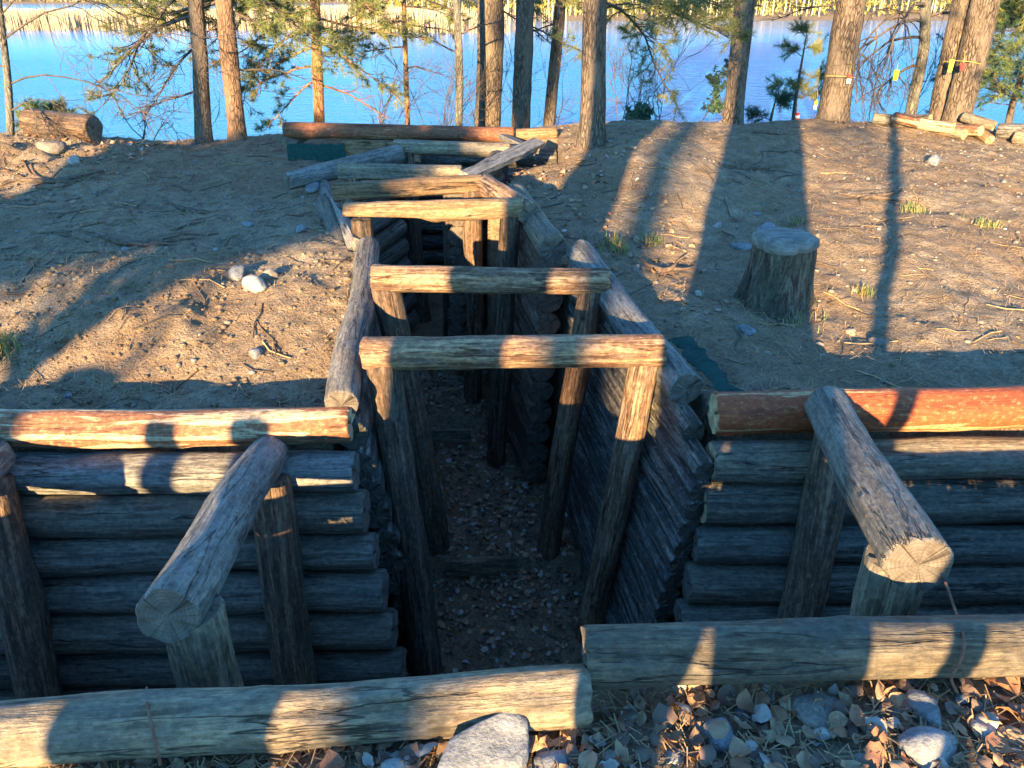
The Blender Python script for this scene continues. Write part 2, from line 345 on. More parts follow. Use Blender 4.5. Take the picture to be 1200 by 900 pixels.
def axis(lo, fine0, fine1, hi, d, g=1.16):
    a = list(np.arange(fine0, fine1 + d / 2, d))
    s = d; v = fine1
    while v < hi: s = min(s * g, 25); v += s; a.append(v)
    s = d; v = fine0; b = []
    while v > lo: s = min(s * g, 25); v -= s; b.append(v)
    return np.array(b[::-1] + a)
gx = axis(-900, -5.2, 5.8, 900, 0.024); gy = axis(-150, 1.0, 9.2, 900, 0.024)
GX, GY = np.meshgrid(gx, gy)
GZ = ground(GX, GY)
nx, ny = len(gx), len(gy)
ii = (np.arange(ny - 1)[:, None] * nx + np.arange(nx - 1)[None]).ravel()
gm = np_mesh('ground', np.stack([GX, GY, GZ], -1).reshape(-1, 3), np.stack([ii, ii + 1, ii + nx + 1, ii + nx], -1), [M['soil']])
tag(mesh_obj('ground', gm), 'sandy brown soil mounds cut by the trench and sloping to the lake', None, None, 'structure')
def G(x, y): return float(ground(x, y))

def water():
    t = NT('lake_water'); v = t.mapping((1, 1, 1), rand=False)
    a = t.noise(t.mapping((0.9, 2.2, 1), rand=False), 1.0, 6, 0.6); b = t.noise(t.mapping((0.008, 0.03, 1), rand=False), 1.0, 3, 0.5)
    sx = t.n('SeparateXYZ'); t.set(sx.inputs[0], t.tc.outputs['Object']); far_ = t.ramp(t.math('DIVIDE', sx.outputs[1], 200.0), [(0.28, 1.0), (0.50, 0.12)])
    h = t.math('MULTIPLY', t.math('MULTIPLY', a, t.ramp(b, [(0.35, 0.5), (0.62, 1.0)])), far_)
    return t.finish((0.002, 0.21, 0.48), t.math('ADD', t.math('MULTIPLY', far_, 0.2), 0.06), h, 1.0, 1.2, 0.22)
M['water'] = water()
wx = axis(-900, -40, 40, 900, 8); wy = axis(12.5, 13, 60, 600, 4)
WX, WY = np.meshgrid(wx, wy); ii = (np.arange(len(wy) - 1)[:, None] * len(wx) + np.arange(len(wx) - 1)[None]).ravel()
wm = np_mesh('lake_water', np.stack([WX, WY, 0 * WX - 2.5], -1).reshape(-1, 3), np.stack([ii, ii + 1, ii + len(wx) + 1, ii + len(wx)], -1), [M['water']])
tag(mesh_obj('lake_water', wm), 'bright blue rippled lake beyond the pines', None, None, 'structure')

# ---------------------------------------------------------------- logs
def log_mesh(L, r0, r1, mats, seed, bend=0.014, rough=0.07, k=26, flat=None, hew=None, tilt=0.0, step=0.045):
    rng = np.random.RandomState(seed)
    n = max(7, int(L / step)); xs = np.linspace(0, L, n)
    xs = np.concatenate([[0.0], [0.012], xs[1:-1], [L - 0.012], [L]]) if n > 2 else xs
    n = len(xs); th = np.arange(k) / k * 2 * np.pi; X, TH = np.meshgrid(xs, th, indexing='ij')
    s = X / L; r = r0 + (r1 - r0) * s
    r = r * (1 + rough * fbm(np.cos(TH) * 1.6, np.sin(TH) * 1.6, X * 3.0, seed * 1.7, 4, 0.55))
    for _ in range(int(L * 3)):
        kx, kt, kr = rng.uniform(0.05, L - .05), rng.uniform(0, 2 * np.pi), rng.uniform(0.02, 0.035)
        dd = ((X - kx) / kr) ** 2 + (((TH - kt + np.pi) % (2 * np.pi) - np.pi) * r0 / kr) ** 2
        r = r + rng.uniform(0.003, 0.011) * np.exp(-dd)
    # one or two drying checks along the log
    for _ in range(2):
        ct, cx, cl = rng.uniform(0, 2 * np.pi), rng.uniform(0, L), rng.uniform(0.25, 0.8)
        wob = ct + 0.12 * noise(X * 3, seed * 2.0 + _)
        dd = ((TH - wob + np.pi) % (2 * np.pi) - np.pi) * r0
        r = r - 0.010 * np.exp(-(dd / 0.007) ** 2) * (1 - sstep(cl * 0.6, cl, np.abs(X - cx)))
    e = np.where((np.arange(n) == 0) | (np.arange(n) == n - 1), 0.93, 1.0)[:, None]; r = r * e
    Y = r * np.cos(TH); Z = r * np.sin(TH)
    if flat: Y = np.clip(Y, -r0 * flat, r0 * flat)
    if hew: Y, Z = hew(s, Y, Z, r0)
    Xo = X + np.where(s < 0.5, 1, -1) * tilt * Z * (np.abs(s - 0.5) > 0.4)
    Xo = Xo + np.where((s < 1e-6) | (s > 1 - 1e-6), 0.006 * noise(TH * 4, seed + s * 5), 0)
    by = bend * L * fbm(xs * 0.9, seed * 3.1, 0, 1, 2) * np.sin(xs / L * np.pi); bz = bend * L * fbm(xs * 0.9, seed * 5.7, 0, 2, 2) * np.sin(xs / L * np.pi)
    Y = Y + by[:, None]; Z = Z + bz[:, None]
    V = np.stack([Xo, Y, Z], -1).reshape(-1, 3)
    i = np.arange(n - 1)[:, None] * k; j = np.arange(k)[None]; j2 = (j + 1) % k
    Q = np.stack([i + j, i + j2, i + k + j2, i + k + j], -1).reshape(-1, 4)
    c0 = V[:k].mean(0); c1 = V[-k:].mean(0); b = len(V)
    r0v = c0 + (V[:k] - c0) * 0.55; r1v = c1 + (V[-k:] - c1) * 0.55
    r0v[:, 0] += 0.004 * rng.uniform(-1, 1, k); r1v[:, 0] += 0.004 * rng.uniform(-1, 1, k)
    V = np.vstack([V, r0v, r1v, c0[None], c1[None]])
    jj = np.arange(k); jn = (jj + 1) % k; e0 = (n - 1) * k
    Q2 = np.concatenate([np.stack([jn, jj, b + jj, b + jn], -1), np.stack([e0 + jj, e0 + jn, b + k + jn, b + k + jj], -1)])
    T = np.concatenate([np.stack([b + jn, b + jj, np.full(k, b + 2 * k)], -1), np.stack([b + k + jj, b + k + jn, np.full(k, b + 2 * k + 1)], -1)])
    mi = np.concatenate([np.ones(len(T)), np.zeros(len(Q)), np.ones(len(Q2))])
    sm = np.concatenate([np.zeros(len(T)), np.ones(len(Q)), np.zeros(len(Q2))]).astype(bool)
    return np_mesh('log', V, [T, np.concatenate([Q, Q2])], mats, mi, sm)
SEED = [100]
def frame_of(p0, p1, roll=0.0):
    x = (p1 - p0).normalized(); up = Vector((0, 0, 1)) if abs(x.z) < 0.9 else Vector((0, 1, 0))
    y = up.cross(x).normalized(); z = x.cross(y)
    Mx = Matrix((x, y, z)).transposed().to_4x4()
    return Matrix.Translation(p0) @ Mx @ Matrix.Rotation(roll, 4, 'X')
def log(name, p0, p1, r0, r1=None, mat='grey', end='end_grey', parent=None, **kw):
    p0, p1 = Vector(p0), Vector(p1); SEED[0] += 1
    me = log_mesh((p1 - p0).length, r0, r1 or r0, [M[mat], M[end]], SEED[0], **kw)
    return mesh_obj(name, me, parent, frame_of(p0, p1))
def board(name, p0, p1, wid, th, mat='grey', parent=None, roll=0.0):
    p0, p1 = Vector(p0), Vector(p1); L = (p1 - p0).length; SEED[0] += 1; n = max(4, int(L / 0.06))
    xs = np.linspace(0, L, n); pr = np.array([(-.5, -.46), (-.46, -.5), (.46, -.5), (.5, -.46), (.5, .46), (.46, .5), (-.46, .5), (-.5, .46)]) * np.array([[wid, th]])
    V = np.zeros((n, 8, 3)); V[:, :, 0] = xs[:, None]; V[:, :, 1:] = pr[None]
    V[:, :, 1] += 0.012 * noise(xs * 5, SEED[0])[:, None] * np.sign(pr[None, :, 0]); V[:, :, 2] += 0.008 * noise(xs * 2, SEED[0] + 3)[:, None]
    mb = MB(); i = np.arange(n - 1)[:, None] * 8; j = np.arange(8)[None]; j2 = (j + 1) % 8
    mb.add(V.reshape(-1, 3), Q=np.stack([i + j, i + j2, i + 8 + j2, i + 8 + j], -1).reshape(-1, 4))
    for e in (0, n - 1):
        mb.add(np.vstack([V[e], V[e].mean(0)[None]]), T=[((a + 1) % 8, a, 8) if e == 0 else (a, (a + 1) % 8, 8) for a in range(8)])
    return mesh_obj(name, mb.mesh(name, [M[mat]], False), parent, frame_of(p0, p1, roll))

# near edge logs ------------------------------------------------------------
EA, EB = PZ(690, 814, .05), PZ(0, 866, -.035)
tag(log('edge_log', EB + (EB - EA) * .9, EA, .083, .078, 'tan', bend=0.006), 'long weathered log on the near trench edge beside the big angular stone', 'log')
tag(log('edge_log', PZ(684, 768, .098), (2.9, 1.53, .10), .080, .078, 'tan', bend=0.004), 'weathered tan log on the near trench edge above the leaf litter', 'log')

# rails ---------------------------------------------------------------------
RL0, RL1 = Vector((-3.6, 2.93, -.085)), PY(412, 497, 2.93)
tag(log('rail_log', RL0, RL1, .088, .082, 'peel', 'end_fresh', bend=0.004), 'half-peeled brown and cream rail log on the left log wall', 'log')
RR0 = PY(836, 486, 2.93); RR1 = Vector((4.2, 2.95, .10))
tag(log('rail_log', RR0, RR1, .094, .092, 'peel_orange', 'end_fresh', bend=0.003), 'bright orange pine rail log with bark strips on the right log wall', 'log')

# front walls -----------------------------------------------------------------
wl = thing('log_wall', (-2.0, 2.7, -1.6), 'retaining wall of stacked horizontal logs under the half-peeled rail', 'wall')
wr = thing('log_wall', (2.4, 2.7, -1.6), 'retaining wall of stacked horizontal logs under the orange rail', 'wall')
for k in range(8):
    z = -.245 - .188 * k; y = 2.85 - .046 * k; rr = .096 + .006 * math.sin(k * 2.3)
    log('log', (-3.6, y, z - .03), (-.69 + .036 * k, y + .01, z + .005), rr, rr * .97, 'dark' if k else 'grey', 'end_grey', wl, bend=0.006)
    zr = z + .06
    log('log', (.87 - .026 * k, y, zr), (4.2, y, zr + .02), rr * .98, rr, 'dark' if k else 'tan', 'end_grey' if k > 1 else 'end_fresh', wr, bend=0.005)

# struts across the front trench -------------------------------------------
def strut(name, near, back, rn, rb, label, near_lean=0.03, back_dx=0.0):
    near, back = Vector(near), Vector(back)
    t = thing(name, (near.x, (near.y + back.y) / 2, -1.6), label, 'strut')
    log('crossbeam', near, back, rn, rb, 'grey', 'end_grey', t, bend=0.016, rough=0.07, k=32, step=0.03)
    log('near_post', (near.x + near_lean, near.y + .085, near.z - rn * 0.5), (near.x + near_lean + .04, near.y + .11, -1.7), rn * .98, rn * 1.05, 'tan', 'end_grey', t)
    log('wall_post', (back.x + .02, back.y - .10, back.z - rb * 0.6), (back.x + .10 + back_dx, 2.36, -1.7), .088, .095, 'post', 'end_grey', t)
    return t
strut('trench_strut', PY(196, 722, 1.60), PY(316, 532, 2.84), .089, .088, 'weathered grey strut log from a thick near post to the half-peeled rail')
strut('trench_strut', PY(1076, 662, 1.72), PY(968, 474, 2.86), .093, .088, 'weathered grey strut log resting against the orange rail', near_lean=-.01, back_dx=-.22)
strut('trench_strut', (-2.12, 1.56, .02), (-2.24, 2.82, -.13), .09, .09, 'weathered grey strut log at the far end of the half-peeled rail')
strut('trench_strut', (2.55, 1.72, .12), (2.7, 2.86, .10), .09, .09, 'weathered grey strut log at the far end of the orange rail')

# frames in the main trench ---------------------------------------------------
def hew_taper(s, Y, Z, r):
    lim = np.where(s < .42, -r * .05 - r * .35 * s / .42, -r * 1.2); lim = np.where((s >= .42) & (s < .5), -r * .4 - (s - .42) / .08 * r * .7, lim)
    return Y, np.maximum(Z, lim)
def frame(a, b, r, Lb, Rb, label, mat='frame', end='end_grey', lp=.07, rp=.07, inL=.10, inR=.08, pm='post', pr_m='frame', **kw):
    a, b = Vector(a), Vector(b); d = (b - a).normalized(); c = (a + b) / 2
    t = thing('trench_support', (c.x, c.y, -1.6), label, 'support')
    log('crossbeam', a, b, r, r * .96, mat, end, t, bend=0.006, k=30, step=0.03, **kw)
    pa = a + d * inL - Vector((0, 0, r * .6)); pb = b - d * inR - Vector((0, 0, r * .6))
    log('post', pa + Vector((0, .01, 0)), Lb, lp, lp * 1.06, pm, 'end_dark', t, bend=0.012, rough=0.08)
    log('post', pb + Vector((0, .01, 0)), Rb, rp, rp * 1.0, pr_m, 'end_dark', t, bend=0.012, rough=0.08)
    return t
frame(PY(425, 414, 3.2), PY(778, 411, 3.2), .077, (-.455, 2.98, -1.66), (.43, 3.24, -1.66), 'brown trench support of a beam and two posts, next to the log walls', lp=.080, inL=.09, inR=.085)
frame(PY(436, 326, 3.95), PY(713, 330, 3.95), .073, (-.47, 3.9, -1.6), (.225, 3.86, -1.6), 'second brown trench support in from the log walls', lp=.078, inL=.07, inR=.09)
frame(PY(404, 250, 4.9), PY(613, 243, 4.9), .069, (-.93, 4.85, -1.55), (-.12, 4.9, -1.5), 'trench support with tapered hewn yellow beam, third from the log walls', 'hewn', 'end_fresh', inL=.1, hew=hew_taper, pr_m='post')
frame(PY(391, 226, 5.57), PY(566, 215, 5.57), .067, (-1.08, 5.5, -1.5), (-.33, 5.6, -1.5), 'trench support with straight hewn yellow beam, fourth from the log walls', 'hewn', 'end_fresh', flat=.8, pr_m='post')
frame(PY(397, 201, 6.15), PY(541, 203, 6.15), .065, (-1.2, 6.1, -1.4), (-.56, 6.2, -1.4), 'slim tan trench support between the hewn beams and the far chamber', 'tan', flat=.8, pr_m='post')
frame(PY(462, 172, 7.17), PY(598, 176, 7.17), .068, (-.88, 7.1, -1.3), (-.12, 7.2, -1.3), 'grey trench support over the dark far chamber under the long red-brown log', 'tan', pr_m='post')

# main trench side walls -------------------------------------------------------
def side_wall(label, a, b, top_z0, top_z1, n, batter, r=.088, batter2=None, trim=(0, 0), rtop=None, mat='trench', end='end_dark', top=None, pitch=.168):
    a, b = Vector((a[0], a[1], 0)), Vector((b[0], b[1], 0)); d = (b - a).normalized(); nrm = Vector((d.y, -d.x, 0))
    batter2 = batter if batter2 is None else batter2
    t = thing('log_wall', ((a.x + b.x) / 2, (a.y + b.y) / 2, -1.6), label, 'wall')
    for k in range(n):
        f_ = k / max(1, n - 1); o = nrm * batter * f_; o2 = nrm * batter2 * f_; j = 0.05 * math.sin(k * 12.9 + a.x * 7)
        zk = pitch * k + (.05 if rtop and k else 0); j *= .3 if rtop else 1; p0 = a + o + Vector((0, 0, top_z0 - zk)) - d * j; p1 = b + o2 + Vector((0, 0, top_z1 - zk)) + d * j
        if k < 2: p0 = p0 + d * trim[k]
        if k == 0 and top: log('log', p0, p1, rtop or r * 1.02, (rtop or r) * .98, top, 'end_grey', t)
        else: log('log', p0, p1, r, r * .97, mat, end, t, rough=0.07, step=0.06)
    return t
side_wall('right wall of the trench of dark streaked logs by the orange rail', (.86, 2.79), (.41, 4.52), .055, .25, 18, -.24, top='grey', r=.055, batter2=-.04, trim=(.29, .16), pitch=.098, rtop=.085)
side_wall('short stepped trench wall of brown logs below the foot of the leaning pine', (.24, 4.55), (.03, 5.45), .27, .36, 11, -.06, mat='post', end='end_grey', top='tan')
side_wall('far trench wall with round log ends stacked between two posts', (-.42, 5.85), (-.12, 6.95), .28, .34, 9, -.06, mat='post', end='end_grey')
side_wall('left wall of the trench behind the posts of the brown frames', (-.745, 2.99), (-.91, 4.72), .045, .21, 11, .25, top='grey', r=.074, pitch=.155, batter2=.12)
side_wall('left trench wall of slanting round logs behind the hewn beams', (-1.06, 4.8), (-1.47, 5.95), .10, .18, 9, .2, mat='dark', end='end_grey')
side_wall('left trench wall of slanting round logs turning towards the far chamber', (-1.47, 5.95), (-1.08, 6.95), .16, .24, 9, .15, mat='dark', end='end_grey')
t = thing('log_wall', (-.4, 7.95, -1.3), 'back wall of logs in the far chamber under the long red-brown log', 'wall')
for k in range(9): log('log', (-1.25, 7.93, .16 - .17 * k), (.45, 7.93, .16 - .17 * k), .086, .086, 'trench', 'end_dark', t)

# loose logs and boards on the trench rim --------------------------------------
tag(log('long_log', PY(333, 153, 8.0), PY(602, 158, 8.0), .080, .072, 'peel_dark', 'end_dark', bend=0.004), 'long red-brown log lying across the far end of the trench', 'log')
tag(log('short_log', PY(604, 159, 8.05), PY(652, 156, 8.1), .066, .06, 'hewn', 'end_fresh'), 'short pale log at the end of the long red-brown log', 'log')
tag(log('rim_log', PY(336, 213, 6.3), PY(468, 181, 7.1), .072, .088, 'grey'), 'grey log lying slanted on the left rim near the far chamber', 'log')
tag(log('rim_log', PY(566, 217, 5.62), PY(622, 252, 4.86), .085, .08, 'frame', 'end_grey'), 'brown rim log beside the hewn beams', 'log')
tag(board('rim_board', PY(546, 206, 6.05), PY(632, 166, 7.5), .12, .05, 'grey', roll=.35), 'flat grey board sloping along the right rim by the far chamber', 'board')
tag(board('rim_board', PY(590, 160, 7.85), PY(624, 177, 7.3), .14, .05, 'grey', roll=-.2), 'short grey board at the right end of the long red-brown log', 'board')
tag(board('rim_board', PY(334, 168, 7.9), PY(362, 152, 8.2), .14, .06, 'tan', roll=.6), 'short tan board leaning on the left end of the long red-brown log', 'board')
tag(board('slab_board', PY(376, 216, 6.5), PY(413, 290, 4.78), .13, .05, 'grey', roll=1.1), 'narrow grey slab board edging the left rim of the trench', 'board')
tag(board('facing_board', PY(402, 177, 7.62), PY(452, 178, 7.62), .19, .05, 'hewn', roll=1.45), 'tan facing board under the long red-brown log', 'board')
tag(board('facing_board', PY(454, 178, 7.68), PY(492, 177, 7.68), .19, .05, 'hewn', roll=1.5), 'second tan facing board, touching the top of the slanted grey log', 'board')
for k, (u0, v0, u1, v1, lb) in enumerate([(522, 665, 606, 662, 'pale step plank on the trench floor between the two brown frames'),
                                          (487, 512, 552, 510, 'dim step plank on the trench floor beyond the second brown frame')]):
    z = -1.52 if k == 0 else -1.39
    a, b = PZ(u0, v0, z), PZ(u1, v1, z)
    tag(board('step_plank', a, b, .04, .11, 'tan', roll=.0), lb, 'plank')

# geotextile strips -------------------------------------------------------------
def strip(label, pts, wid, dirv, mat='felt'):
    P = np.array([list(p) for p in pts]); n = 40; s = np.linspace(0, 1, n); k = np.linspace(0, 1, len(P))
    C = np.stack([np.interp(s, k, P[:, i]) for i in range(3)], -1); D = np.array(dirv) / np.linalg.norm(dirv)
    SEED[0] += 1; m = 6; a = np.linspace(0, 1, m)
    V = C[:, None] + (a[None, :, None] * wid * (1 + .25 * noise(s * 9, SEED[0]))[:, None, None]) * D[None, None]
    V[:, :, 2] += .007 * fbm(s[:, None] * 12, a[None] * 2, 0, SEED[0], 3); V[:, :, 0] += .012 * fbm(s[:, None] * 10, a[None] * 2, 4, SEED[0], 3)
    i = np.arange(n - 1)[:, None] * m + np.arange(m - 1)[None]; i = i.ravel()
    Q = np.stack([i, i + 1, i + m + 1, i + m], -1); V = V.reshape(-1, 3); b = len(V)
    V2 = np.vstack([V, V + np.array([0.002, 0, -.006])])
    return tag(mesh_obj('geotextile_strip', np_mesh('geotextile_strip', V2, np.concatenate([Q, Q[:, ::-1] + b]), [M[mat]])), label, 'fabric')
strip('torn green geotextile strip between the right trench wall and the orange rail', [(.93, 3.0, .07), (.85, 3.25, .10), (.79, 3.5, .12)], .08, (.8, 0, .15))
strip('dark green geotextile hanging below the narrow grey slab board', [PY(377, 222, 6.4), PY(397, 262, 5.5), PY(410, 292, 4.8)], .16, (-.25, 0, -1))
strip('dark green geotextile hanging beside the tan facing boards', [PY(335, 168, 7.6), PY(370, 169, 7.58), PY(404, 168, 7.58)], .15, (0, -.1, -1))

# stump -----------------------------------------------------------------------
def fibrous(name, lo, mid, hi):
    t = NT(name); a = t.noise(t.mapping((38, 38, 5)), 1.0, 8, 0.65, 0.6); b = t.noise(t.mapping((9, 9, 7)), 1.0, 6, 0.65); c_ = t.noise(t.mapping((90, 90, 40)), 1.0, 4, 0.6)
    c = t.ramp(a, [(0.36, lo), (0.5, mid), (0.62, hi)]); c = t.mix(t.ramp(b, [(0.48, 0.0), (0.62, 0.7)]), c, (0.085, 0.085, 0.055)); c = t.mix(t.ramp(c_, [(0.36, 0.6), (0.5, 0.0)]), c, tuple(x * .5 for x in lo))
    return t.finish(c, 0.95, t.math('ADD', a, t.math('MULTIPLY', c_, 0.4)), 1.0, 0.035, 0.1)
M['stump_bark'] = fibrous('stump_bark', (0.05, 0.036, 0.026), (0.125, 0.092, 0.066), (0.23, 0.18, 0.13))
def stump():
    g = 0.05; SEED[0] += 1
    for _ in range(12): base = PZ(905, 362, g); g = float(surf(base.x, base.y))
    y = base.y
    base = Vector((PY(905, 368, y).x, y, g))
    t = thing('tree_stump', base, 'old mossy sawn tree stump on the bare slope right of the trench', 'stump')
    top = PY(907, 285, y).z - g; n = 14; k = 44; th = np.arange(k) / k * 2 * np.pi; zs = np.linspace(-.15, top, n)
    Z, TH = np.meshgrid(zs, th, indexing='ij'); sN = np.clip((Z + .1) / (top + .1), 0, 1)
    r = .165 * (1 + .5 * (1 - sN) ** 2.4) * (1 + .22 * (1 - sN) * np.cos(TH * 5 + 1) + .05 * np.cos(TH * 3) + .10 * fbm(np.cos(TH) * 3, np.sin(TH) * 3, Z * 3, 4, 4))
    V = np.stack([r * np.cos(TH), r * np.sin(TH), Z], -1).reshape(-1, 3)
    i = np.arange(n - 1)[:, None] * k; j = np.arange(k)[None]; j2 = (j + 1) % k
    me = np_mesh('trunk', V, np.stack([i + j, i + j2, i + k + j2, i + k + j], -1).reshape(-1, 4), [M['stump_bark']])
    mesh_obj('bark', me, t, Matrix.Translation(base))
    mb = MB(); rim = V[-k:].copy(); c = rim.mean(0); rows = [rim + [0, 0, -.02], c + (rim - c) * 1.07 + [0, 0, .0], c + (rim - c) * 1.04 + [0, 0, .035], c + (rim - c) * .8 + [0, 0, .058]]
    rows[3][:, 2] += .006 * np.random.RandomState(3).uniform(-1, 1, k); A = np.vstack(rows + [c[None] + [0, 0, .062]])
    Q = np.concatenate([np.stack([q * k + np.arange(k), q * k + (np.arange(k) + 1) % k, (q + 1) * k + (np.arange(k) + 1) % k, (q + 1) * k + np.arange(k)], -1) for q in range(3)])
    mb.add(A, T=np.stack([3 * k + np.arange(k), 3 * k + (np.arange(k) + 1) % k, np.full(k, 4 * k)], -1), Q=Q)
    mesh_obj('sawn_top', mb.mesh('sawn_top', [M['end_moss']]), t, Matrix.Translation(base))
    return base
STUMP = stump()

# ---------------------------------------------------------------- stones
def ico(sub):
    import bmesh
    bm = bmesh.new(); bmesh.ops.create_icosphere(bm, subdivisions=sub, radius=1.0)
    V = np.array([v.co[:] for v in bm.verts]); F = np.array([[v.index for v in f.verts] for f in bm.faces]); bm.free(); return V, F
ICO = {s: ico(s) for s in (1, 2, 3, 4)}
def stone_geo(seed, sub=3, dims=(1, 1, .6), planes=13, rnd=.05):
    V, F = ICO[sub]; rng = np.random.RandomState(seed); D = V.copy()
    r = np.ones(len(D)) * 1.06
    for _ in range(planes):
        n = rng.normal(size=3); n /= np.linalg.norm(n); c = rng.uniform(.52, .86); q = D @ n
        r = np.minimum(r, np.where(q > .05, c / np.maximum(q, .05), 9))
    P = D * r[:, None]; P = P * (1 + rnd * fbm(D[:, 0] * 2 + seed, D[:, 1] * 2, D[:, 2] * 2, seed, 4)[:, None])
    return P * np.array(dims), F
def stone(pos, dims, seed, label, mat='stone', rot=0.0, sink=.35, sub=3, planes=13, group=None, name='stone', tilt=0.0):
    V, F = stone_geo(seed, sub, dims, planes)
    me = np_mesh('stone', V, F, [M[mat]]); g = G(pos[0], pos[1])
    return tag(mesh_obj(name, me, None, Matrix.Translation((pos[0], pos[1], g + dims[2] * (1 - 2 * sink))) @ Matrix.Rotation(rot, 4, 'Z') @ Matrix.Rotation(tilt, 4, 'X')), label, 'stone', group)
def slab_stone():
    import bmesh
    top = [(-.125, -.075), (-.085, .02), (-.02, .055), (.06, .09), (.115, .075), (.12, -.005), (.085, -.085), (-.03, -.10)]; bot = [(-.11, -.09), (-.07, .04), (.05, .10), (.125, .06), (.10, -.10), (-.03, -.115)]
    rngs = np.random.RandomState(4); bm = bmesh.new()
    for q in top: bm.verts.new((q[0], q[1], .034 + rngs.uniform(-.008, .008)))
    for q in bot: bm.verts.new((q[0], q[1], -.04 + rngs.uniform(-.01, .01)))
    bmesh.ops.convex_hull(bm, input=bm.verts); bmesh.ops.subdivide_edges(bm, edges=bm.edges, cuts=5, use_grid_fill=True)
    bmesh.ops.smooth_vert(bm, verts=bm.verts, factor=.35, use_axis_x=True, use_axis_y=True, use_axis_z=True)
    V = np.array([v.co[:] for v in bm.verts]); d = .008 * fbm(V[:, 0] * 18, V[:, 1] * 18, V[:, 2] * 18, 3, 4); V[:, 2] += d; V[:, 0] += .5 * d
    for v, c in zip(bm.verts, V): v.co = c
    me = bpy.data.meshes.new('stone'); bm.to_mesh(me); bm.free(); me.materials.append(M['stone'])
    for p_ in me.polygons: p_.use_smooth = True
    p_ = PZ(566, 874, .02)
    tag(mesh_obj('stone', me, None, Matrix.Translation((p_.x, p_.y, .025)) @ Matrix.Rotation(.45, 4, 'X') @ Matrix.Rotation(.08, 4, 'Y') @ Matrix.Rotation(.1, 4, 'Z') @ Matrix.Diagonal((.95, .74, .8, 1))), 'big angular blue-grey stone leaning on the weathered edge log', 'stone')
slab_stone()
p = PZ(846, 853, .02); stone((p.x, p.y), (.058, .05, .04), 7, 'speckled grey stone in front of the tan edge log', 'stone', .2, .3, 3)
p = PZ(962, 826, .02); stone((p.x, p.y), (.07, .075, .03), 9, 'broad brown flat stone tucked against the tan edge log', 'stone_brown', 1.2, .3, 3)
p = PZ(1087, 884, .02); stone((p.x, p.y), (.075, .055, .05), 12, 'smooth round greenish stone among the dry leaves', 'stone', .1, .3, 3, 3)
p = PZ(1084, 836, .02); stone((p.x, p.y), (.045, .065, .04), 14, 'dark grey oblong stone below the rusty wire', 'stone', .3, .3, 3)
p = PZ(967, 846, .05); stone((p.x, p.y), (.03, .026, .02), 15, 'small whitish stone lying on the broad brown flat stone', 'stone_pale', .3, .05, 3)
p = PZ(646, 884, .02); stone((p.x, p.y), (.07, .055, .03), 16, 'low grey stone beside the big angular stone', 'stone', .8, .35, 3)
p = PZ(467, 886, .02); stone((p.x, p.y), (.045, .05, .035), 17, 'pale stone partly under dry leaves by the weathered edge log', 'stone_pale', .8, .3, 3)
for k, (u, v, a, b) in enumerate([(875, 826, .03, .022), (905, 812, .035, .02), (720, 880, .03, .025), (790, 880, .028, .02), (1020, 850, .03, .03), (1150, 860, .035, .03), (1185, 885, .03, .025), (890, 884, .028, .024), (1010, 890, .026, .022), (1130, 820, .028, .02)]):
    p = PZ(u, v, .01); stone((p.x, p.y), (a, b, b * .7), 40 + k, 'small stone among dry leaves in front of the tan edge log', ('stone', 'stone_brown', 'stone_pale')[k % 3], k * 1.1, .3, 2, 7, 'small stones in the leaf litter')
for (u, v, a, b, c, s, lb, m, sk) in [(278, 322, .085, .075, .06, 61, 'squarish grey stone in the hollow of the left slope', 'stone', .3), (299, 333, .10, .065, .055, 62, 'pale stone lying in front of the squarish stone in the hollow', 'stone_pale', .3),
                                 (316, 322, .05, .05, .04, 63, 'small brown stone at the right of the pale stone in the hollow', 'stone_brown', .3), (368, 222, .11, .08, .05, 64, 'flat grey stone beside the slanted grey log on the left rim', 'stone', .35),
                                 (352, 268, .06, .05, .03, 65, 'grey stone on the left slope near the narrow slab board', 'stone', .4), (291, 262, .05, .04, .03, 66, 'small rounded stone halfway up the left slope', 'stone', .4),
                                 (62, 178, .13, .1, .09, 68, 'brown boulder in the heap under the big log section', 'stone_brown', .4), (86, 185, .07, .06, .05, 69, 'pale stone in the heap under the big log section', 'stone_pale', .3),
                                 (898, 270, .12, .07, .06, 70, 'grey rock lying behind the stump', 'stone', .35), (868, 287, .09, .06, .04, 71, 'flat grey rock half buried beside the stump', 'stone', .4),
                                 (873, 386, .06, .05, .04, 72, 'grey stone at the foot of the stump', 'stone', .35), (843, 245, .045, .035, .03, 73, 'pale stone on the slope above the stump', 'stone_pale', .35), (887, 250, .05, .04, .02, 74, 'flat grey stone on the slope above the stump', 'stone', .4),
                                 (1030, 402, .08, .035, .03, 75, 'long flat stone at the edge of the rail shadow', 'stone_brown', .3), (998, 385, .035, .03, .03, 76, 'small dark stone standing right of the stump', 'stone_brown', .3),
                                 (618, 160, .09, .07, .07, 77, 'pale rock at the right end of the far chamber', 'stone_pale', .3), (1095, 188, .10, .07, .07, 78, 'grey rock below the firewood pile', 'stone', .35), (300, 415, .045, .04, .03, 79, 'grey stone in the sunlit strip behind the half-peeled rail', 'stone', .35)]:
    g = 0.1
    for _ in range(12): q = PZ(u, v, g); g = G(q.x, q.y) + c * .4
    stone((q.x, q.y), (a, b, c), s, lb, m, s * .7, sk)

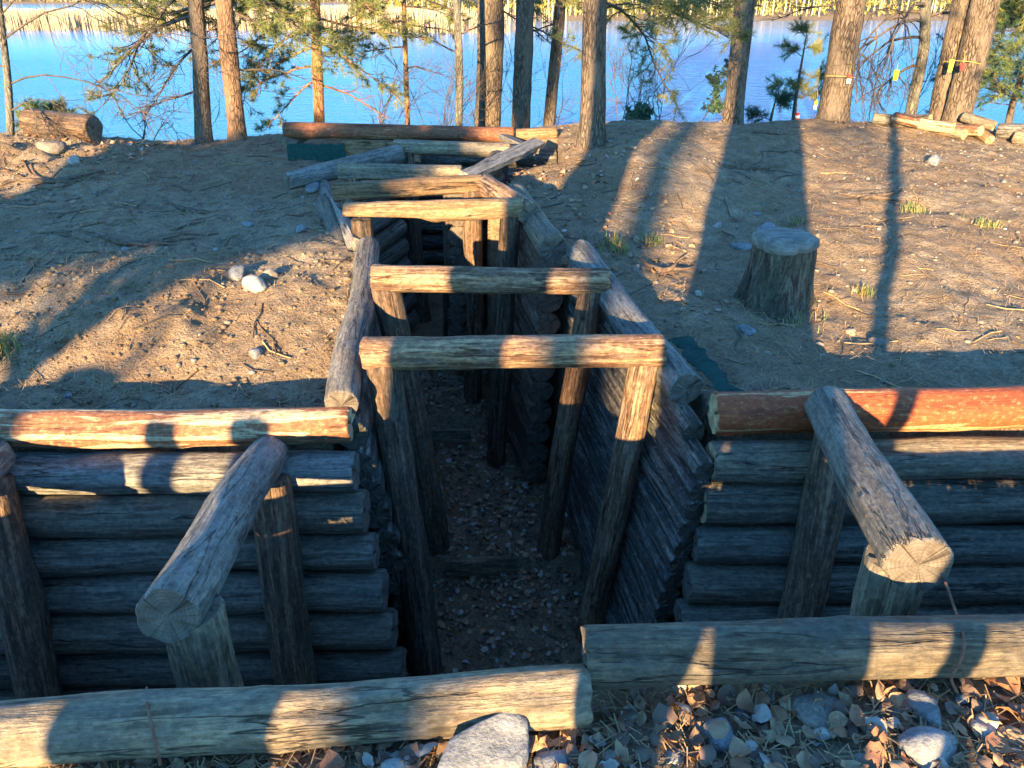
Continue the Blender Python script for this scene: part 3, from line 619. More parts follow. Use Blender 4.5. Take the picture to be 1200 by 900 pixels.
def scatter_mesh(name, label, cat, n, region, sizes, seed, mats, kind='stuff', shape='pebble'):
    rng = np.random.RandomState(seed); mb = MB(); c = 0
    X = rng.uniform(region[0], region[1], n); Y = rng.uniform(region[2], region[3], n); Zt = surf(X, Y); Zg = ground(X, Y)
    ok = np.abs(Zt - Zg) < .02
    V0, F0 = ICO[1]
    for x, y, z in zip(X[ok], Y[ok], Zg[ok]):
        s = sizes[0] + (sizes[1] - sizes[0]) * rng.random() ** 3
        if shape == 'pebble':
            D = V0 * (1 + .25 * rng.uniform(-1, 1, (len(V0), 1))) * np.array([s, s * rng.uniform(.6, 1), s * rng.uniform(.4, .7)])
            a = rng.uniform(0, 6.28); ca, sa = math.cos(a), math.sin(a); D = D @ np.array([[ca, sa, 0], [-sa, ca, 0], [0, 0, 1]])
            mb.add(D + [x, y, z + s * .15], T=F0, m=rng.randint(len(mats)))
        else:
            a = rng.uniform(0, 6.28); L = s; d = np.array([math.cos(a), math.sin(a), rng.uniform(-.1, .25)]); pts = np.array([[x, y, z + .004]]) + np.linspace(-.5, .5, 4)[:, None] * L * d[None]
            pts[:, :2] += rng.uniform(-.06, .06, (4, 2)) * L; pts[:, 2] = ground(pts[:, 0], pts[:, 1]) + .004 + np.abs(rng.uniform(0, .03 * L, 4))
            mb.tube(pts, s * rng.uniform(.008, .02) + .0012, 3, m=rng.randint(len(mats)))
    return tag(mesh_obj(name, mb.mesh(name, mats), None), label, cat, None, kind)
PM = [M['stone'], M['stone_brown'], M['stone_pale']]
scatter_mesh('pebbles', 'small pebbles strewn over the bare soil slopes', 'pebbles', 3000, (-5, 5.6, 3.0, 8.8), (.005, .026), 1, [M['stone_brown'], M['stone_brown'], M['stone_brown'], M['stone_brown'], M['stone']])
scatter_mesh('soil_clods', 'loose clods of sandy soil in the sunlit strip behind the half-peeled rail', 'soil', 1500, (-3.2, -.8, 3.1, 4.7), (.004, .024), 12, [M['soil']])
scatter_mesh('slope_clods', 'loose clods of sandy soil scattered over the bare slopes', 'soil', 3000, (-5, 5.6, 3.0, 8.8), (.004, .02), 13, [M['soil']])
scatter_mesh('twig_litter', 'thin twigs and roots strewn over the bare slopes', 'twigs', 1700, (-5, 5.6, 3.0, 8.8), (.03, .32), 2, [M['twig'], M['straw'], M['branch']], shape='twig')

# ---------------------------------------------------------------- leaves
def leaf_geo(seed, kind=0):
    rng = np.random.RandomState(seed); nu, nv = 7, 5; u = np.linspace(0, 1, nu); v = np.linspace(-1, 1, nv)
    U, Vv = np.meshgrid(u, v, indexing='ij')
    wdt = (np.sin(np.pi * U) ** (.55 if kind else .8)) * (.5 if kind else .34) * (1 - .25 * U) + .01
    wdt = wdt * (1 + .22 * rng.uniform(-1, 1, (nu, 1)))
    c1, c2 = rng.uniform(-.6, .8), rng.uniform(-.3, .7)
    X = U - .5; Y = Vv * wdt; Z = c1 * (U - .5) ** 2 * 2 + c2 * np.abs(Vv) * wdt + .09 * rng.uniform(-1, 1, U.shape) * (np.abs(Vv) > .4)
    V = np.stack([X, Y, Z - Z.min()], -1).reshape(-1, 3); i = (np.arange(nu - 1)[:, None] * nv + np.arange(nv - 1)[None]).ravel()
    return V, np.stack([i, i + 1, i + nv + 1, i + nv], -1)
LG = [leaf_geo(k, k % 2) for k in range(12)]
def leaf_stuff(name, label, n, region, sizes, seed, probs, lift=.012, filt=None):
    rng = np.random.RandomState(seed); mb = MB()
    for _ in range(n):
        x, y = rng.uniform(region[0], region[1]), rng.uniform(region[2], region[3])
        if filt and not filt(x, y): continue
        V, Q = LG[rng.randint(len(LG))]; s = rng.uniform(*sizes); a, b, c = rng.uniform(0, 6.28), rng.normal(0, .35), rng.normal(0, .35)
        Rm = np.array((Matrix.Rotation(a, 3, 'Z') @ Matrix.Rotation(b, 3, 'X') @ Matrix.Rotation(c, 3, 'Y')))
        mb.add((V * s) @ Rm.T + [x, y, G(x, y) + rng.uniform(.002, lift)], Q=Q, m=rng.choice(4, p=probs))
    return tag(mesh_obj(name, mb.mesh(name, LEAF)), label, 'leaves', None, 'stuff')
leaf_stuff('leaf_litter', 'dry brown leaf litter on the ground in front of the edge logs', 2600, (-2.2, 2.4, .85, 1.5), (.02, .06), 3, [.34, .2, .38, .08], .025, lambda x, y: y < 1.42 or (x > .3))
def infloor(x, y): return G(x, y) < -.9
leaf_stuff('trench_leaf_litter', 'damp dark leaf litter covering the trench floor', 8000, (-1.4, .75, 2.2, 6.5), (.018, .05), 4, [.22, .08, .54, .16], .02, infloor)
leaf_stuff('slope_leaf_litter', 'dry leaves caught on the slopes beside the trench rim', 420, (-.1, 1.5, 3.9, 7.6), (.03, .06), 5, [.45, .15, .2, .2], .012, lambda x, y: G(x, y) > -.3 and x < 1.4 - .12 * (y - 4))
leaf_stuff('heap_leaf_litter', 'dry leaves and debris on the heap at the shore bank', 260, (-5.2, -3.4, 6.2, 8.2), (.03, .07), 6, [.35, .25, .3, .1])
lm = []
for k in range(8):
    V, Q = leaf_geo(50 + k, k % 2)
    for q in range(4): lm.append(np_mesh('leaf', V, Q, [LEAF[q]]))
rng = np.random.RandomState(77)
LBL = ['large tan dry leaf lying in front of the edge logs', 'large rust-brown dry leaf lying in front of the edge logs', 'large dark brown dry leaf lying in front of the edge logs', 'large pale grey dry leaf lying in front of the edge logs']
for k in range(110):
    x, y = rng.uniform(-.5, 1.75), rng.uniform(1.12, 1.44); q = rng.choice(4, p=[.42, .24, .2, .14])
    if x < .2: y = min(y, 1.235 + .1 * (x + .5)); 
    o = bpy.data.objects.new('fallen_leaf', lm[rng.randint(8) * 4 + q]); s = rng.uniform(.042, .07)
    put(o, None, Matrix.Translation((x, y, G(x, y) + rng.uniform(.012, .03))) @ Matrix.Rotation(rng.uniform(0, 6.28), 4, 'Z') @ Matrix.Rotation(rng.normal(0, .3), 4, 'X') @ Matrix.Rotation(rng.normal(0, .3), 4, 'Y') @ Matrix.Scale(s, 4))
    tag(o, LBL[q], 'leaf', LBL[q].replace('leaf lying', 'leaves lying').replace('large ', ''))
def needle_litter(name, label, n, reg, seed, L=(.03, .08)):
    rng = np.random.RandomState(seed); mb = MB(); X = rng.uniform(reg[0], reg[1], n); Y = rng.uniform(reg[2], reg[3], n); Z = ground(X, Y); a = rng.uniform(0, 6.28, n); l = rng.uniform(*L, n)
    dx, dy = np.cos(a) * l / 2, np.sin(a) * l / 2; wx_, wy_ = -np.sin(a) * .0014, np.cos(a) * .0014; zz = Z + rng.uniform(.004, .03, n); dz = rng.uniform(-.012, .012, n)
    V = np.stack([np.stack([X - dx - wx_, Y - dy - wy_, zz - dz], -1), np.stack([X - dx + wx_, Y - dy + wy_, zz - dz + .001], -1), np.stack([X + dx + wx_, Y + dy + wy_, zz + dz], -1), np.stack([X + dx - wx_, Y + dy - wy_, zz + dz + .001], -1)], 1).reshape(-1, 3)
    ok = Z > -.3; idx = np.arange(n)[ok]; mb.add(V, Q=np.stack([idx * 4 + q for q in range(4)], -1))
    return tag(mesh_obj(name, mb.mesh(name, [M['straw']])), label, 'needles', None, 'stuff')
needle_litter('needle_litter', 'dry pine needles among the leaves in front of the edge logs', 5000, (-2.2, 2.4, .85, 1.5), 8)
needle_litter('slope_needle_litter', 'dry pine needles strewn over the sunlit slopes', 30000, (-5, 5.8, 3.0, 8.9), 9, (.04, .09))

# wires -----------------------------------------------------------------------
def wire(label, pts, r=.0035):
    P = np.array([list(q) for q in pts]); s = np.linspace(0, 1, 24); k = np.linspace(0, 1, len(P))
    C = np.stack([np.interp(s, k, P[:, i]) for i in range(3)], -1)
    for _ in range(3): C[1:-1] = (C[:-2] + 2 * C[1:-1] + C[2:]) / 4
    mb = MB(); mb.tube(C, r, 6, cap=True); return tag(mesh_obj('wire', mb.mesh('wire', [M['wire']])), label, 'wire')
wire('rusty wire running from the strut over the tan edge log', [PY(1108, 682, 1.66), PY(1118, 712, 1.62), PY(1128, 738, 1.485), PY(1131, 758, 1.43), PY(1124, 780, 1.415), PY(1112, 794, 1.40), PY(1122, 812, 1.38)], .004)
wire('dark wire stapled over the weathered edge log', [PY(172, 806, 1.44), PY(171, 822, 1.36), PY(178, 850, 1.225), PY(184, 878, 1.19), PY(188, 896, 1.18)], .0038)

# ---------------------------------------------------------------- trees
def tufts(mb, P, D, n, L, wd, rng, m=0, spread=.75):
    P = np.repeat(np.asarray(P, float), n, 0); D = np.repeat(np.asarray(D, float), n, 0); k = len(P)
    if not k: return
    Rn = rng.normal(size=(k, 3)); Rn /= np.linalg.norm(Rn, axis=1, keepdims=True); d = D * (1 - spread * .5) + Rn * spread; d /= np.linalg.norm(d, axis=1, keepdims=True) + 1e-9
    l = L * rng.uniform(.6, 1.1, (k, 1)); w_ = np.cross(d, rng.normal(size=(k, 3))); w_ /= np.linalg.norm(w_, axis=1, keepdims=True) + 1e-9
    P = P + D * rng.uniform(-.03, .03, (k, 1))
    V = np.stack([P - w_ * wd, P + w_ * wd, P + d * l], 1).reshape(-1, 3); mb.add(V, T=np.arange(k * 3).reshape(-1, 3), m=m)
def bough(bw, fl, start, d, L, rng, droop=.25, r=None, dens=1.0, green=True, mats=(0, 1), tw=.42, nl=.085, nn=26, wd=.0026):
    start, d = np.array(start, float), np.array(d, float); d /= np.linalg.norm(d); n = max(5, int(L / .12)); pts = [start]; cur = d.copy()
    for i in range(n):
        cur = cur + rng.normal(0, .10, 3) + np.array([0, 0, -droop * .9 / n + (.35 * droop * (i > n * .6)) / n]); cur /= np.linalg.norm(cur); pts.append(pts[-1] + cur * L / n)
    P = np.array(pts); r = r or .008 + .006 * L; bw.tube(P, np.linspace(r, r * .25, n + 1), 5)
    TP, TD = [], []
    for i in range(1, n + 1):
        f = i / n
        if f < .22: continue
        for _ in range(max(1, int(round(3.4 * dens)))):
            t = P[i] - P[i - 1]; t /= np.linalg.norm(t); sd = np.cross(t, [0, 0, 1]); sd /= np.linalg.norm(sd) + 1e-9
            dd = t * rng.uniform(.4, .9) + sd * rng.choice([-1, 1]) * rng.uniform(.5, 1) + np.array([0, 0, rng.uniform(-.25, .35)]); dd /= np.linalg.norm(dd)
            l = tw * L * (1.1 - f * .75) * rng.uniform(.5, 1.1); m_ = max(3, int(l / .07)); q = [P[i] - t * rng.uniform(0, L / n)]; c2 = dd.copy()
            for j in range(m_):
                c2 = c2 + rng.normal(0, .16, 3) + np.array([0, 0, .03]); c2 /= np.linalg.norm(c2); q.append(q[-1] + c2 * l / m_)
                if j >= m_ * .35: TP.append(q[-1]); TD.append(c2.copy())
                if j >= 1 and rng.random() < .55:
                    d3 = c2 + rng.normal(0, .6, 3); d3 /= np.linalg.norm(d3); e = q[-1] + d3 * rng.uniform(.05, .14); bw.tube([q[-1], (q[-1] + e) / 2 + rng.normal(0, .006, 3), e], [.0028, .0022, .0015], 3); TP.append(e); TD.append(d3); TP.append((q[-1] + e) / 2); TD.append(d3)
            bw.tube(np.array(q), np.linspace(r * .38, .002, len(q)), 3)
    if green and TP:
        TP, TD = np.array(TP), np.array(TD); pick = rng.random(len(TP)); 
        tufts(fl, TP[pick < .6], TD[pick < .6], nn, nl, wd, rng, 0); tufts(fl, TP[pick >= .6], TD[pick >= .6], nn, nl, wd, rng, 1)
def crown(bw, fl, axis_pts, z0, z1, rad, rng, n=700, size=.30, gap=.42):
    """foliage clumps on limbs around the upper trunk, an uneven outline with gaps"""
    A = np.array(axis_pts); nl = max(8, int((z1 - z0) * 3.2)); TP = []; TD = []
    for i in range(nl):
        z = z0 + (z1 - z0) * (i + rng.random()) / nl; f = (z - z0) / (z1 - z0); x = np.interp(z, A[:, 2], A[:, 0]); y = np.interp(z, A[:, 2], A[:, 1])
        a = rng.uniform(0, 6.28); l = rad * (1 - .65 * f ** 1.5) * rng.uniform(.45, 1.1); d = np.array([math.cos(a), math.sin(a), rng.uniform(-.15, .35)])
        s = np.linspace(0, 1, 6)[:, None]; P = np.array([x, y, z]) + d * l * s + np.array([0, 0, -.12 * l]) * s ** 2; bw.tube(P, np.linspace(.035, .008, 6), 4, m=2)
        for _ in range(int(n / nl)):
            q = rng.random() ** .6; c = P[min(5, int(q * 5.99))] + rng.normal(0, size * .75, 3) * [1, 1, .55]
            TP.append(c); TD.append(d * .5 + rng.normal(0, .4, 3))
    TP, TD = np.array(TP), np.array(TD); TD /= np.linalg.norm(TD, axis=1, keepdims=True)
    tufts(fl, TP, TD, 9, size * .62, .022, rng, 0, .9)
def pine(label, b, tp, Y, wpx, height, seed, mat='bark', group='pines standing along the lake bank', boughs=(), crown_r=1.8, ncrown=650, name='pine_tree', flare=.25, curve=0.0, needle_mats=('needle', 'needle_y'), crown_on=True, bm='branch', zbase=None, taper=.35):
    rng = np.random.RandomState(seed)
    B = PY(b[0], b[1], Y); Tt = PY(tp[0], tp[1], Y); g = G(B.x, Y); dpx = (B - Vector((0, 0, CAM_Z))).length * .985
    r = wpx / 2 / FPX * (B.y / ray(*b).y); sl = (Tt - B) / (Tt.z - B.z); base = B + sl * (g - .12 - B.z)
    n = 44; zs = np.linspace(0, height, n); f = zs / height
    pts = np.array([base.x, base.y, base.z]) + zs[:, None] * np.array([sl.x, sl.y, 1.0]) * np.array([1, 1, 1.0])
    bendf = sstep(2.2, height, zs); pts[:, 0] -= bendf * sl.x * (zs - 2.2) * .7
    pts[:, 0] += .05 * r / .15 * noise(zs * .5, seed) * sstep(0, 2, zs) + curve * np.sin(zs * 1.3) * sstep(0, 1, zs); pts[:, 1] += .05 * noise(zs * .5, seed + 9)
    rad = r * (1 - (1 - taper) * f) * (1 + flare * np.exp(-zs / .16))
    t = thing(name, base, label, 'tree', group)
    mb = MB(); zz = np.linspace(0, height, max(60, int(height / .07)))
    fine = np.stack([np.interp(zz, zs, pts[:, i]) for i in range(3)], -1); mb.tube(fine, np.interp(zz, zs, rad), 20, rough=.09, seed=seed)
    off = Vector(base); MT = Matrix.Translation(off)
    def shift(m): 
        for a in m.V: a -= np.array(off)
        return m
    mesh_obj('trunk', shift(mb).mesh('trunk', [M[mat]]), t, MT)
    for (zb, az, el, L, kw) in boughs:
        x = [np.interp(zb, pts[:, 2], pts[:, i]) for i in range(2)]
        bw, fl = MB(), MB()
        bough(bw, fl, (x[0], x[1], zb), (math.sin(R(az)) * math.cos(R(el)), -math.cos(R(az)) * math.cos(R(el)), math.sin(R(el))), L, rng, **kw)
        br = mesh_obj('branch', shift(bw).mesh('branch', [M[bm]]), t, MT)
        if fl.V: mesh_obj('needles', shift(fl).mesh('needles', [M[needle_mats[0]], M[needle_mats[1]]], False), br, MT)
    bw = MB(); crown(bw, bw, pts, base.z + height * .45, base.z + height, crown_r, rng, ncrown)
    mesh_obj('crown', shift(bw).mesh('crown', [M[needle_mats[0]], M[needle_mats[1]], M[bm]], False), t, MT)
    return t
G3 = dict(droop=.5, dens=1.0)
DEAD = dict(green=False, droop=.5, dens=.8, tw=.5)
# az: 0 towards the camera, 90 to the right, -90 to the left, 180 to the lake
GB = dict(droop=.45, dens=1.0, nn=22)
pine('slim dark pine left of its reddish twin on the left bank', (241, 168), (231, 0), 8.6, 18, 11, 1, boughs=[(1.7, -95, -12, 1.7, GB), (1.55, -120, -8, 1.8, GB), (1.45, -70, -6, 1.4, DEAD), (1.75, 160, -10, 1.4, GB), (1.2, -100, -25, 1.1, DEAD), (.75, -95, -8, .9, DEAD)])
pine('slim reddish pine right of its dark twin on the left bank', (280, 168), (264, 0), 8.65, 20, 12, 2, 'bark_red', boughs=[(1.5, 100, -5, 1.2, GB), (1.7, 150, -8, 1.5, GB), (1.6, -110, 0, 1.3, GB), (1.75, 60, -10, 1.3, GB), (.95, 120, -10, .8, DEAD)])
pine('thin bright orange pine rising behind the left end of the long red-brown log', (375, 150), (370, 0), 9.6, 12.5, 10, 3, 'bark_orange', bm='branch_orange', needle_mats=('needle', 'needle_y'),
     boughs=[(1.75, -80, -8, 1.5, GB), (1.5, -105, -8, 1.4, GB), (1.3, -70, -14, 1.3, GB), (1.1, -95, -14, 1.2, GB), (.9, -60, -10, 1.0, GB), (1.7, 80, -6, 1.2, GB), (1.4, 100, -8, 1.3, GB), (1.15, 75, -18, 1.1, GB), (.75, -110, -12, .9, GB), (.7, 110, -10, .9, DEAD), (1.85, 20, -10, 1.2, GB), (1.3, 170, 0, 1.3, GB), (1.9, -60, -15, 1.5, GB)])
pine('very thin young pine between the orange pine and the thick pair', (478, 152), (473, 0), 10.4, 6.5, 6, 4, 'bark_orange', crown_r=.9, ncrown=200, boughs=[(1.6, -90, 5, .8, GB), (1.5, 80, 5, .8, GB), (1.35, -70, 0, .9, GB), (1.3, 110, 0, .7, GB), (1.05, -100, 0, .7, GB), (.8, 90, 15, .6, DEAD)])
pine('thin grey crooked trunk left of the thickest pine', (537, 152), (534, 0), 10, 9.5, 8, 5, 'bark_grey', curve=.03, boughs=[(1.0, -85, 15, .7, DEAD), (1.2, 90, 25, .6, DEAD), (1.45, -60, 20, .7, DEAD)], crown_r=1.2, ncrown=300)
pine('thickest pine trunk with sun-mottled bark behind the far chamber', (569, 152), (571, 0), 11, 33, 16, 6, boughs=[(1.6, -100, 0, 1.0, DEAD), (1.5, 90, -5, 1.0, DEAD), (1.75, 80, -15, .9, GB)], crown_r=2.6, ncrown=900)
pine('dark straight pine right of the thickest pine', (611, 152), (613, 0), 10.4, 22, 14, 7, boughs=[(1.7, 80, -12, 1.0, GB), (1.3, 95, -8, .8, GB)], crown_r=2.2)
pine('slim brown pine leaning slightly behind the right end of the long red-brown log', (643, 152), (656, 0), 10.9, 14, 12, 8, boughs=[(1.6, 100, -5, 1.0, GB), (1.3, -90, -5, .6, DEAD), (1.75, 80, -8, 1.2, GB)])
pine('pine with flared foot standing on the mound right beside the trench', (694, 182), (698, 0), 7.3, 27, 12, 9, flare=.6, boughs=[(1.75, 85, -8, 1.3, GB), (1.7, 110, -6, 1.5, GB), (1.6, 130, -5, 1.3, GB), (1.8, 60, -4, 1.1, GB), (1.5, 120, 15, .7, DEAD)], needle_mats=('needle_y', 'needle'))
pine('slightly leaning pine at the left end of the mound crest', (859, 140), (873, 0), 8.7, 22, 12, 10, boughs=[(1.8, -100, -8, 1.3, GB), (1.85, 170, 5, 1.2, GB)])
pine('stout leaning pine with a yellow cord on the mound crest', (974, 150), (1000, 0), 8.85, 33, 13, 11, flare=.2, boughs=[(1.55, -120, 5, .8, DEAD)], crown_r=2.2)
pine('stout leaning pine with bright tag, left one of the crossing pair', (1104, 143), (1131, 0), 9.05, 30, 13, 13, boughs=[], crown_r=2.0)
pine('stout leaning pine, right one of the crossing pair by the firewood', (1119, 146), (1153, 0), 8.85, 31, 13, 14, boughs=[(1.75, 90, -10, 1.2, GB)], crown_r=2.0)

def bare_tree(label, b, tp, Y, wpx, height, seed, branches, name='alder_tree', group=None, curve=.05, mat='bark_grey'):
    rng = np.random.RandomState(seed); B = PY(b[0], b[1], Y); Tt = PY(tp[0], tp[1], Y); sl = (Tt - B) / (Tt.z - B.z); g = G(B.x, Y); base = B + sl * (g - .1 - B.z)
    r = wpx / 2 / FPX * (Y / ray(*b).y); zs = np.linspace(0, height, 60); pts = np.array(base) + zs[:, None] * np.array([sl.x, sl.y, 1])
    pts[:, 0] += curve * np.sin(zs * 2.1 + seed) + .02 * noise(zs * 2, seed); t = thing(name, base, label, 'tree', group); off = np.array(base); MT = Matrix.Translation(base)
    mb = MB(); mb.tube(pts - off, r * (1 - .6 * zs / height), 12, rough=.08, seed=seed); mesh_obj('trunk', mb.mesh('trunk', [M[mat]]), t, MT)
    bw = MB()
    def grow(p, d, L, rr, depth, droop):
        n = 7; P = [p]; c = d / np.linalg.norm(d)
        for i in range(n):
            c = c + rng.normal(0, .16, 3) + np.array([0, 0, -droop / n]); c /= np.linalg.norm(c); P.append(P[-1] + c * L / n)
        bw.tube(np.array(P), np.linspace(rr, max(rr * .4, .0018), n + 1), 4 if depth < 2 else 3)
        if depth < 3:
            for k in range(6 if depth == 0 else 4):
                i = rng.randint(2, n + 1); d2 = (P[i] - P[i - 1]) / (L / n) + rng.normal(0, .65, 3); grow(P[i], d2, L * rng.uniform(.35, .6), max(rr * .5, .0022), depth + 1, droop * .8)
    for (zb, az, el, L, dr) in branches:
        x = [np.interp(zb, pts[:, 2], pts[:, i]) for i in range(2)]
        grow(np.array([x[0] - off[0], x[1] - off[1], zb - off[2]]), np.array([math.sin(R(az)) * math.cos(R(el)), -math.cos(R(az)) * math.cos(R(el)), math.sin(R(el))]), L, r * .26, 0, dr)
    for k in range(10):
        zb = base.z + height * rng.uniform(.6, 1); x = [np.interp(zb, pts[:, 2], pts[:, i]) for i in range(2)]; a = rng.uniform(0, 6.28)
        grow(np.array([x[0] - off[0], x[1] - off[1], zb - off[2]]), np.array([math.cos(a), math.sin(a), .6]), rng.uniform(.7, 1.4), r * .35, 1, .2)
    mesh_obj('crown', bw.mesh('crown', [M['branch']]), t, MT)
    return t
bare_tree('crooked bare alder with drooping twigs between the stout leaning pines', (1066, 140), (1084, 0), 9.5, 13, 6, 31, [(1.35, -70, 25, 1.1, 1.6), (1.2, -110, 10, .9, 1.4), (1.4, 80, 20, .9, 1.4), (1.5, -40, 15, 1.2, 1.8), (.9, -90, 5, .6, 1.0), (1.45, -90, 20, 1.1, 1.8)])
bare_tree('thin bare tree with long arching twigs at the left bank', (7, 168), (1, 20), 8.0, 8.5, 5, 32, [(1.25, 85, 30, 1.7, .9), (.85, 80, 20, 1.3, .9), (1.45, 70, 35, 1.8, 1.2), (1.0, -90, 30, 1.0, .8), (.6, 95, 35, .9, .9)])
def shrub(label, u, v, Y, h, nst, seed, spread=.5, mat='twig', leaves=False, name='bare_shrub'):
    rng = np.random.RandomState(seed); B = PY(u, v, Y); g = G(B.x, Y); h = h + max(0, B.z - g); base = Vector((B.x, Y, g - .03)); t = thing(name, base, label, 'shrub'); bw = MB(); fl = MB(); tips = []
    def grow(p, d, L, rr, depth):
        n = 6; P = [p]; c = d / np.linalg.norm(d)
        for i in range(n): c = c + rng.normal(0, .12, 3); c /= np.linalg.norm(c); P.append(P[-1] + c * L / n)
        bw.tube(np.array(P), np.linspace(rr, max(rr * .35, .0016), n + 1), 3)
        tips.append(P[-1]); tips.append(P[-3])
        if depth < 2:
            for k in range(6 - depth): i = rng.randint(2, n + 1); grow(P[i], (P[i] - P[i - 1]) / (L / n) + rng.normal(0, .5, 3), L * rng.uniform(.3, .55), max(rr * .5, .002), depth + 1)
    for k in range(nst): a = rng.uniform(0, 6.28); grow(np.array([rng.normal(0, .08), rng.normal(0, .08), 0]), np.array([math.cos(a) * spread, math.sin(a) * spread, 1]), h * rng.uniform(.6, 1.05), .008, 0)
    mesh_obj('twigs', bw.mesh('twigs', [M[mat]]), t, Matrix.Translation(base))
    if leaves:
        T = np.array(tips); D = rng.normal(size=T.shape); D /= np.linalg.norm(D, axis=1, keepdims=True); tufts(fl, T, D, 5, .05, .012, rng, 0, .8); mesh_obj('leaves', fl.mesh('leaves', [M['needle_b']], False), t, Matrix.Translation(base))
for k, (u, v, Y, h, n, lb) in enumerate([(505, 150, 10.2, 1.0, 6, 'bare twiggy shrub between the thin trunks left of the thickest pine'), (590, 152, 10.9, 1.0, 4, 'bare twiggy shrub behind the thickest pine'), (735, 155, 9.6, 1.1, 7, 'bare twiggy shrub right of the pine with flared foot'), (440, 152, 10.0, .9, 5, 'bare twiggy shrub behind the long red-brown log'),
                              (1030, 140, 10.2, .9, 6, 'bare twiggy shrub behind the crooked alder'), (165, 165, 9.2, .8, 4, 'bare twiggy shrub left of the dark slim pine'), (770, 150, 9.8, .8, 5, 'low bare shrub left of the slightly leaning pine'), (650, 150, 10.6, .9, 4, 'bare shrub behind the slim leaning brown pine')]):
    shrub(lb, u, v, Y, h, n, 200 + k)
shrub('leafy green shrub beside the slightly leaning pine', 835, 140, 9.2, .5, 3, 220, .5, leaves=True, name='leafy_shrub')
shrub('small leafy shrub left of the young pine sapling', 745, 146, 9.3, .25, 5, 221, .6, leaves=True, name='leafy_shrub')
def sapling(label, u, v, Y, h, seed, r0, nm=('needle_y', 'needle'), dens=1, name='pine_sapling'):
    rng = np.random.RandomState(seed); B = PY(u, v, Y); g = G(B.x, Y); h = h + B.z - g; base = Vector((B.x, Y, g - .03)); t = thing(name, base, label, 'tree'); bw, fl = MB(), MB()
    zs = np.linspace(0, h, 12); P = np.stack([.03 * noise(zs * 2, seed), .03 * noise(zs * 2, seed + 4), zs], -1); mb = MB(); mb.tube(P, np.linspace(.02 + .01 * h, .005, 12), 8); mesh_obj('trunk', mb.mesh('trunk', [M['branch']]), t, Matrix.Translation(base))
    for k in range(int(5 * h * 2.2 * dens)):
        z = h * (.15 + .82 * rng.random()); a = rng.uniform(0, 6.28); L = r0 * (1.08 - z / h) * rng.uniform(.7, 1.1) + .08
        bough(bw, fl, (0, 0, z), (math.cos(a), math.sin(a), rng.uniform(.1, .5)), L, rng, droop=.1, r=.006, tw=.4)
    mesh_obj('branches', bw.mesh('branches', [M['branch']]), t, Matrix.Translation(base)); mesh_obj('crown', fl.mesh('crown', [M[nm[0]], M[nm[1]]], False), t, Matrix.Translation(base))
sapling('slender young pine sapling left of the stout leaning pine', 928, 138, 9.7, 1.0, 41, .5, dens=.6)
sapling('dense dark young pine right of the crossing pair', 1184, 145, 9.6, 2.3, 42, 1.15, ('needle_b', 'needle'), 3.6, 'young_pine')
sapling('low young pine behind the big log section', 55, 140, 8.9, .22, 43, .3, ('needle_b', 'needle'), 2.5)
sapling('small dark pine seedling beside the leafy green shrub', 905, 140, 9.5, .3, 44, .25, ('needle_b', 'needle_b'), .8)

# log section on the left bank -------------------------------------------------
p0, p1 = PY(34, 143, 7.9), PY(111, 152, 7.75)
tag(log('log_section', p0, p1, .135, .128, 'post', 'end_grey', bend=0.0), 'short thick sawn log section lying on the heap at the left bank', 'log')

# firewood pile ---------------------------------------------------------------
FW = [((1022, 150), (1070, 143), 8.7, .06, 'tan'), ((1044, 155), (1078, 148), 8.5, .055, 'peel'), ((1060, 144), (1090, 140), 8.8, .055, 'tan'), ((1072, 158), (1118, 150), 8.4, .058, 'peel'), ((1098, 150), (1130, 160), 8.35, .06, 'tan'), ((1118, 163), (1150, 153), 8.3, .055, 'peel'), ((1140, 150), (1160, 165), 8.25, .055, 'hewn'), ((1125, 148), (1165, 150), 8.6, .055, 'tan'), ((1168, 160), (1215, 150), 8.3, .08, 'grey'), ((1185, 175), (1230, 168), 8.1, .07, 'tan')]
FL = ['pale firewood log at the left end of the pile', 'reddish firewood log lying over the left end of the pile', 'pale firewood log at the back of the pile near the alder', 'reddish firewood log with pale end in the pile middle', 'pale firewood log pointing forward in the pile middle', 'reddish firewood log before the crossing pines', 'yellow firewood log sticking forward from the pile', 'pale firewood log on top behind the yellow one', 'thick grey log at the right end of the pile', 'pale log fallen in front of the thick grey log']
for (a, b, Y, r, m), lb in zip(FW, FL):
    A, B = PY(*a, Y), PY(*b, Y - .25); lift = .05 if 'over' in lb or 'on top' in lb else 0.0
    A.z = max(A.z, G(A.x, A.y) + r * .8 + lift); B.z = max(B.z, G(B.x, B.y) + r * .8 + lift)
    A.z = min(A.z, G(A.x, A.y) + r * .9 + lift + .06); B.z = min(B.z, G(B.x, B.y) + r * .9 + lift + .06)
    tag(log('firewood_log', A, B, r, r * .95, m, 'end_fresh', k=18), lb, 'firewood', 'firewood pile on the crest')

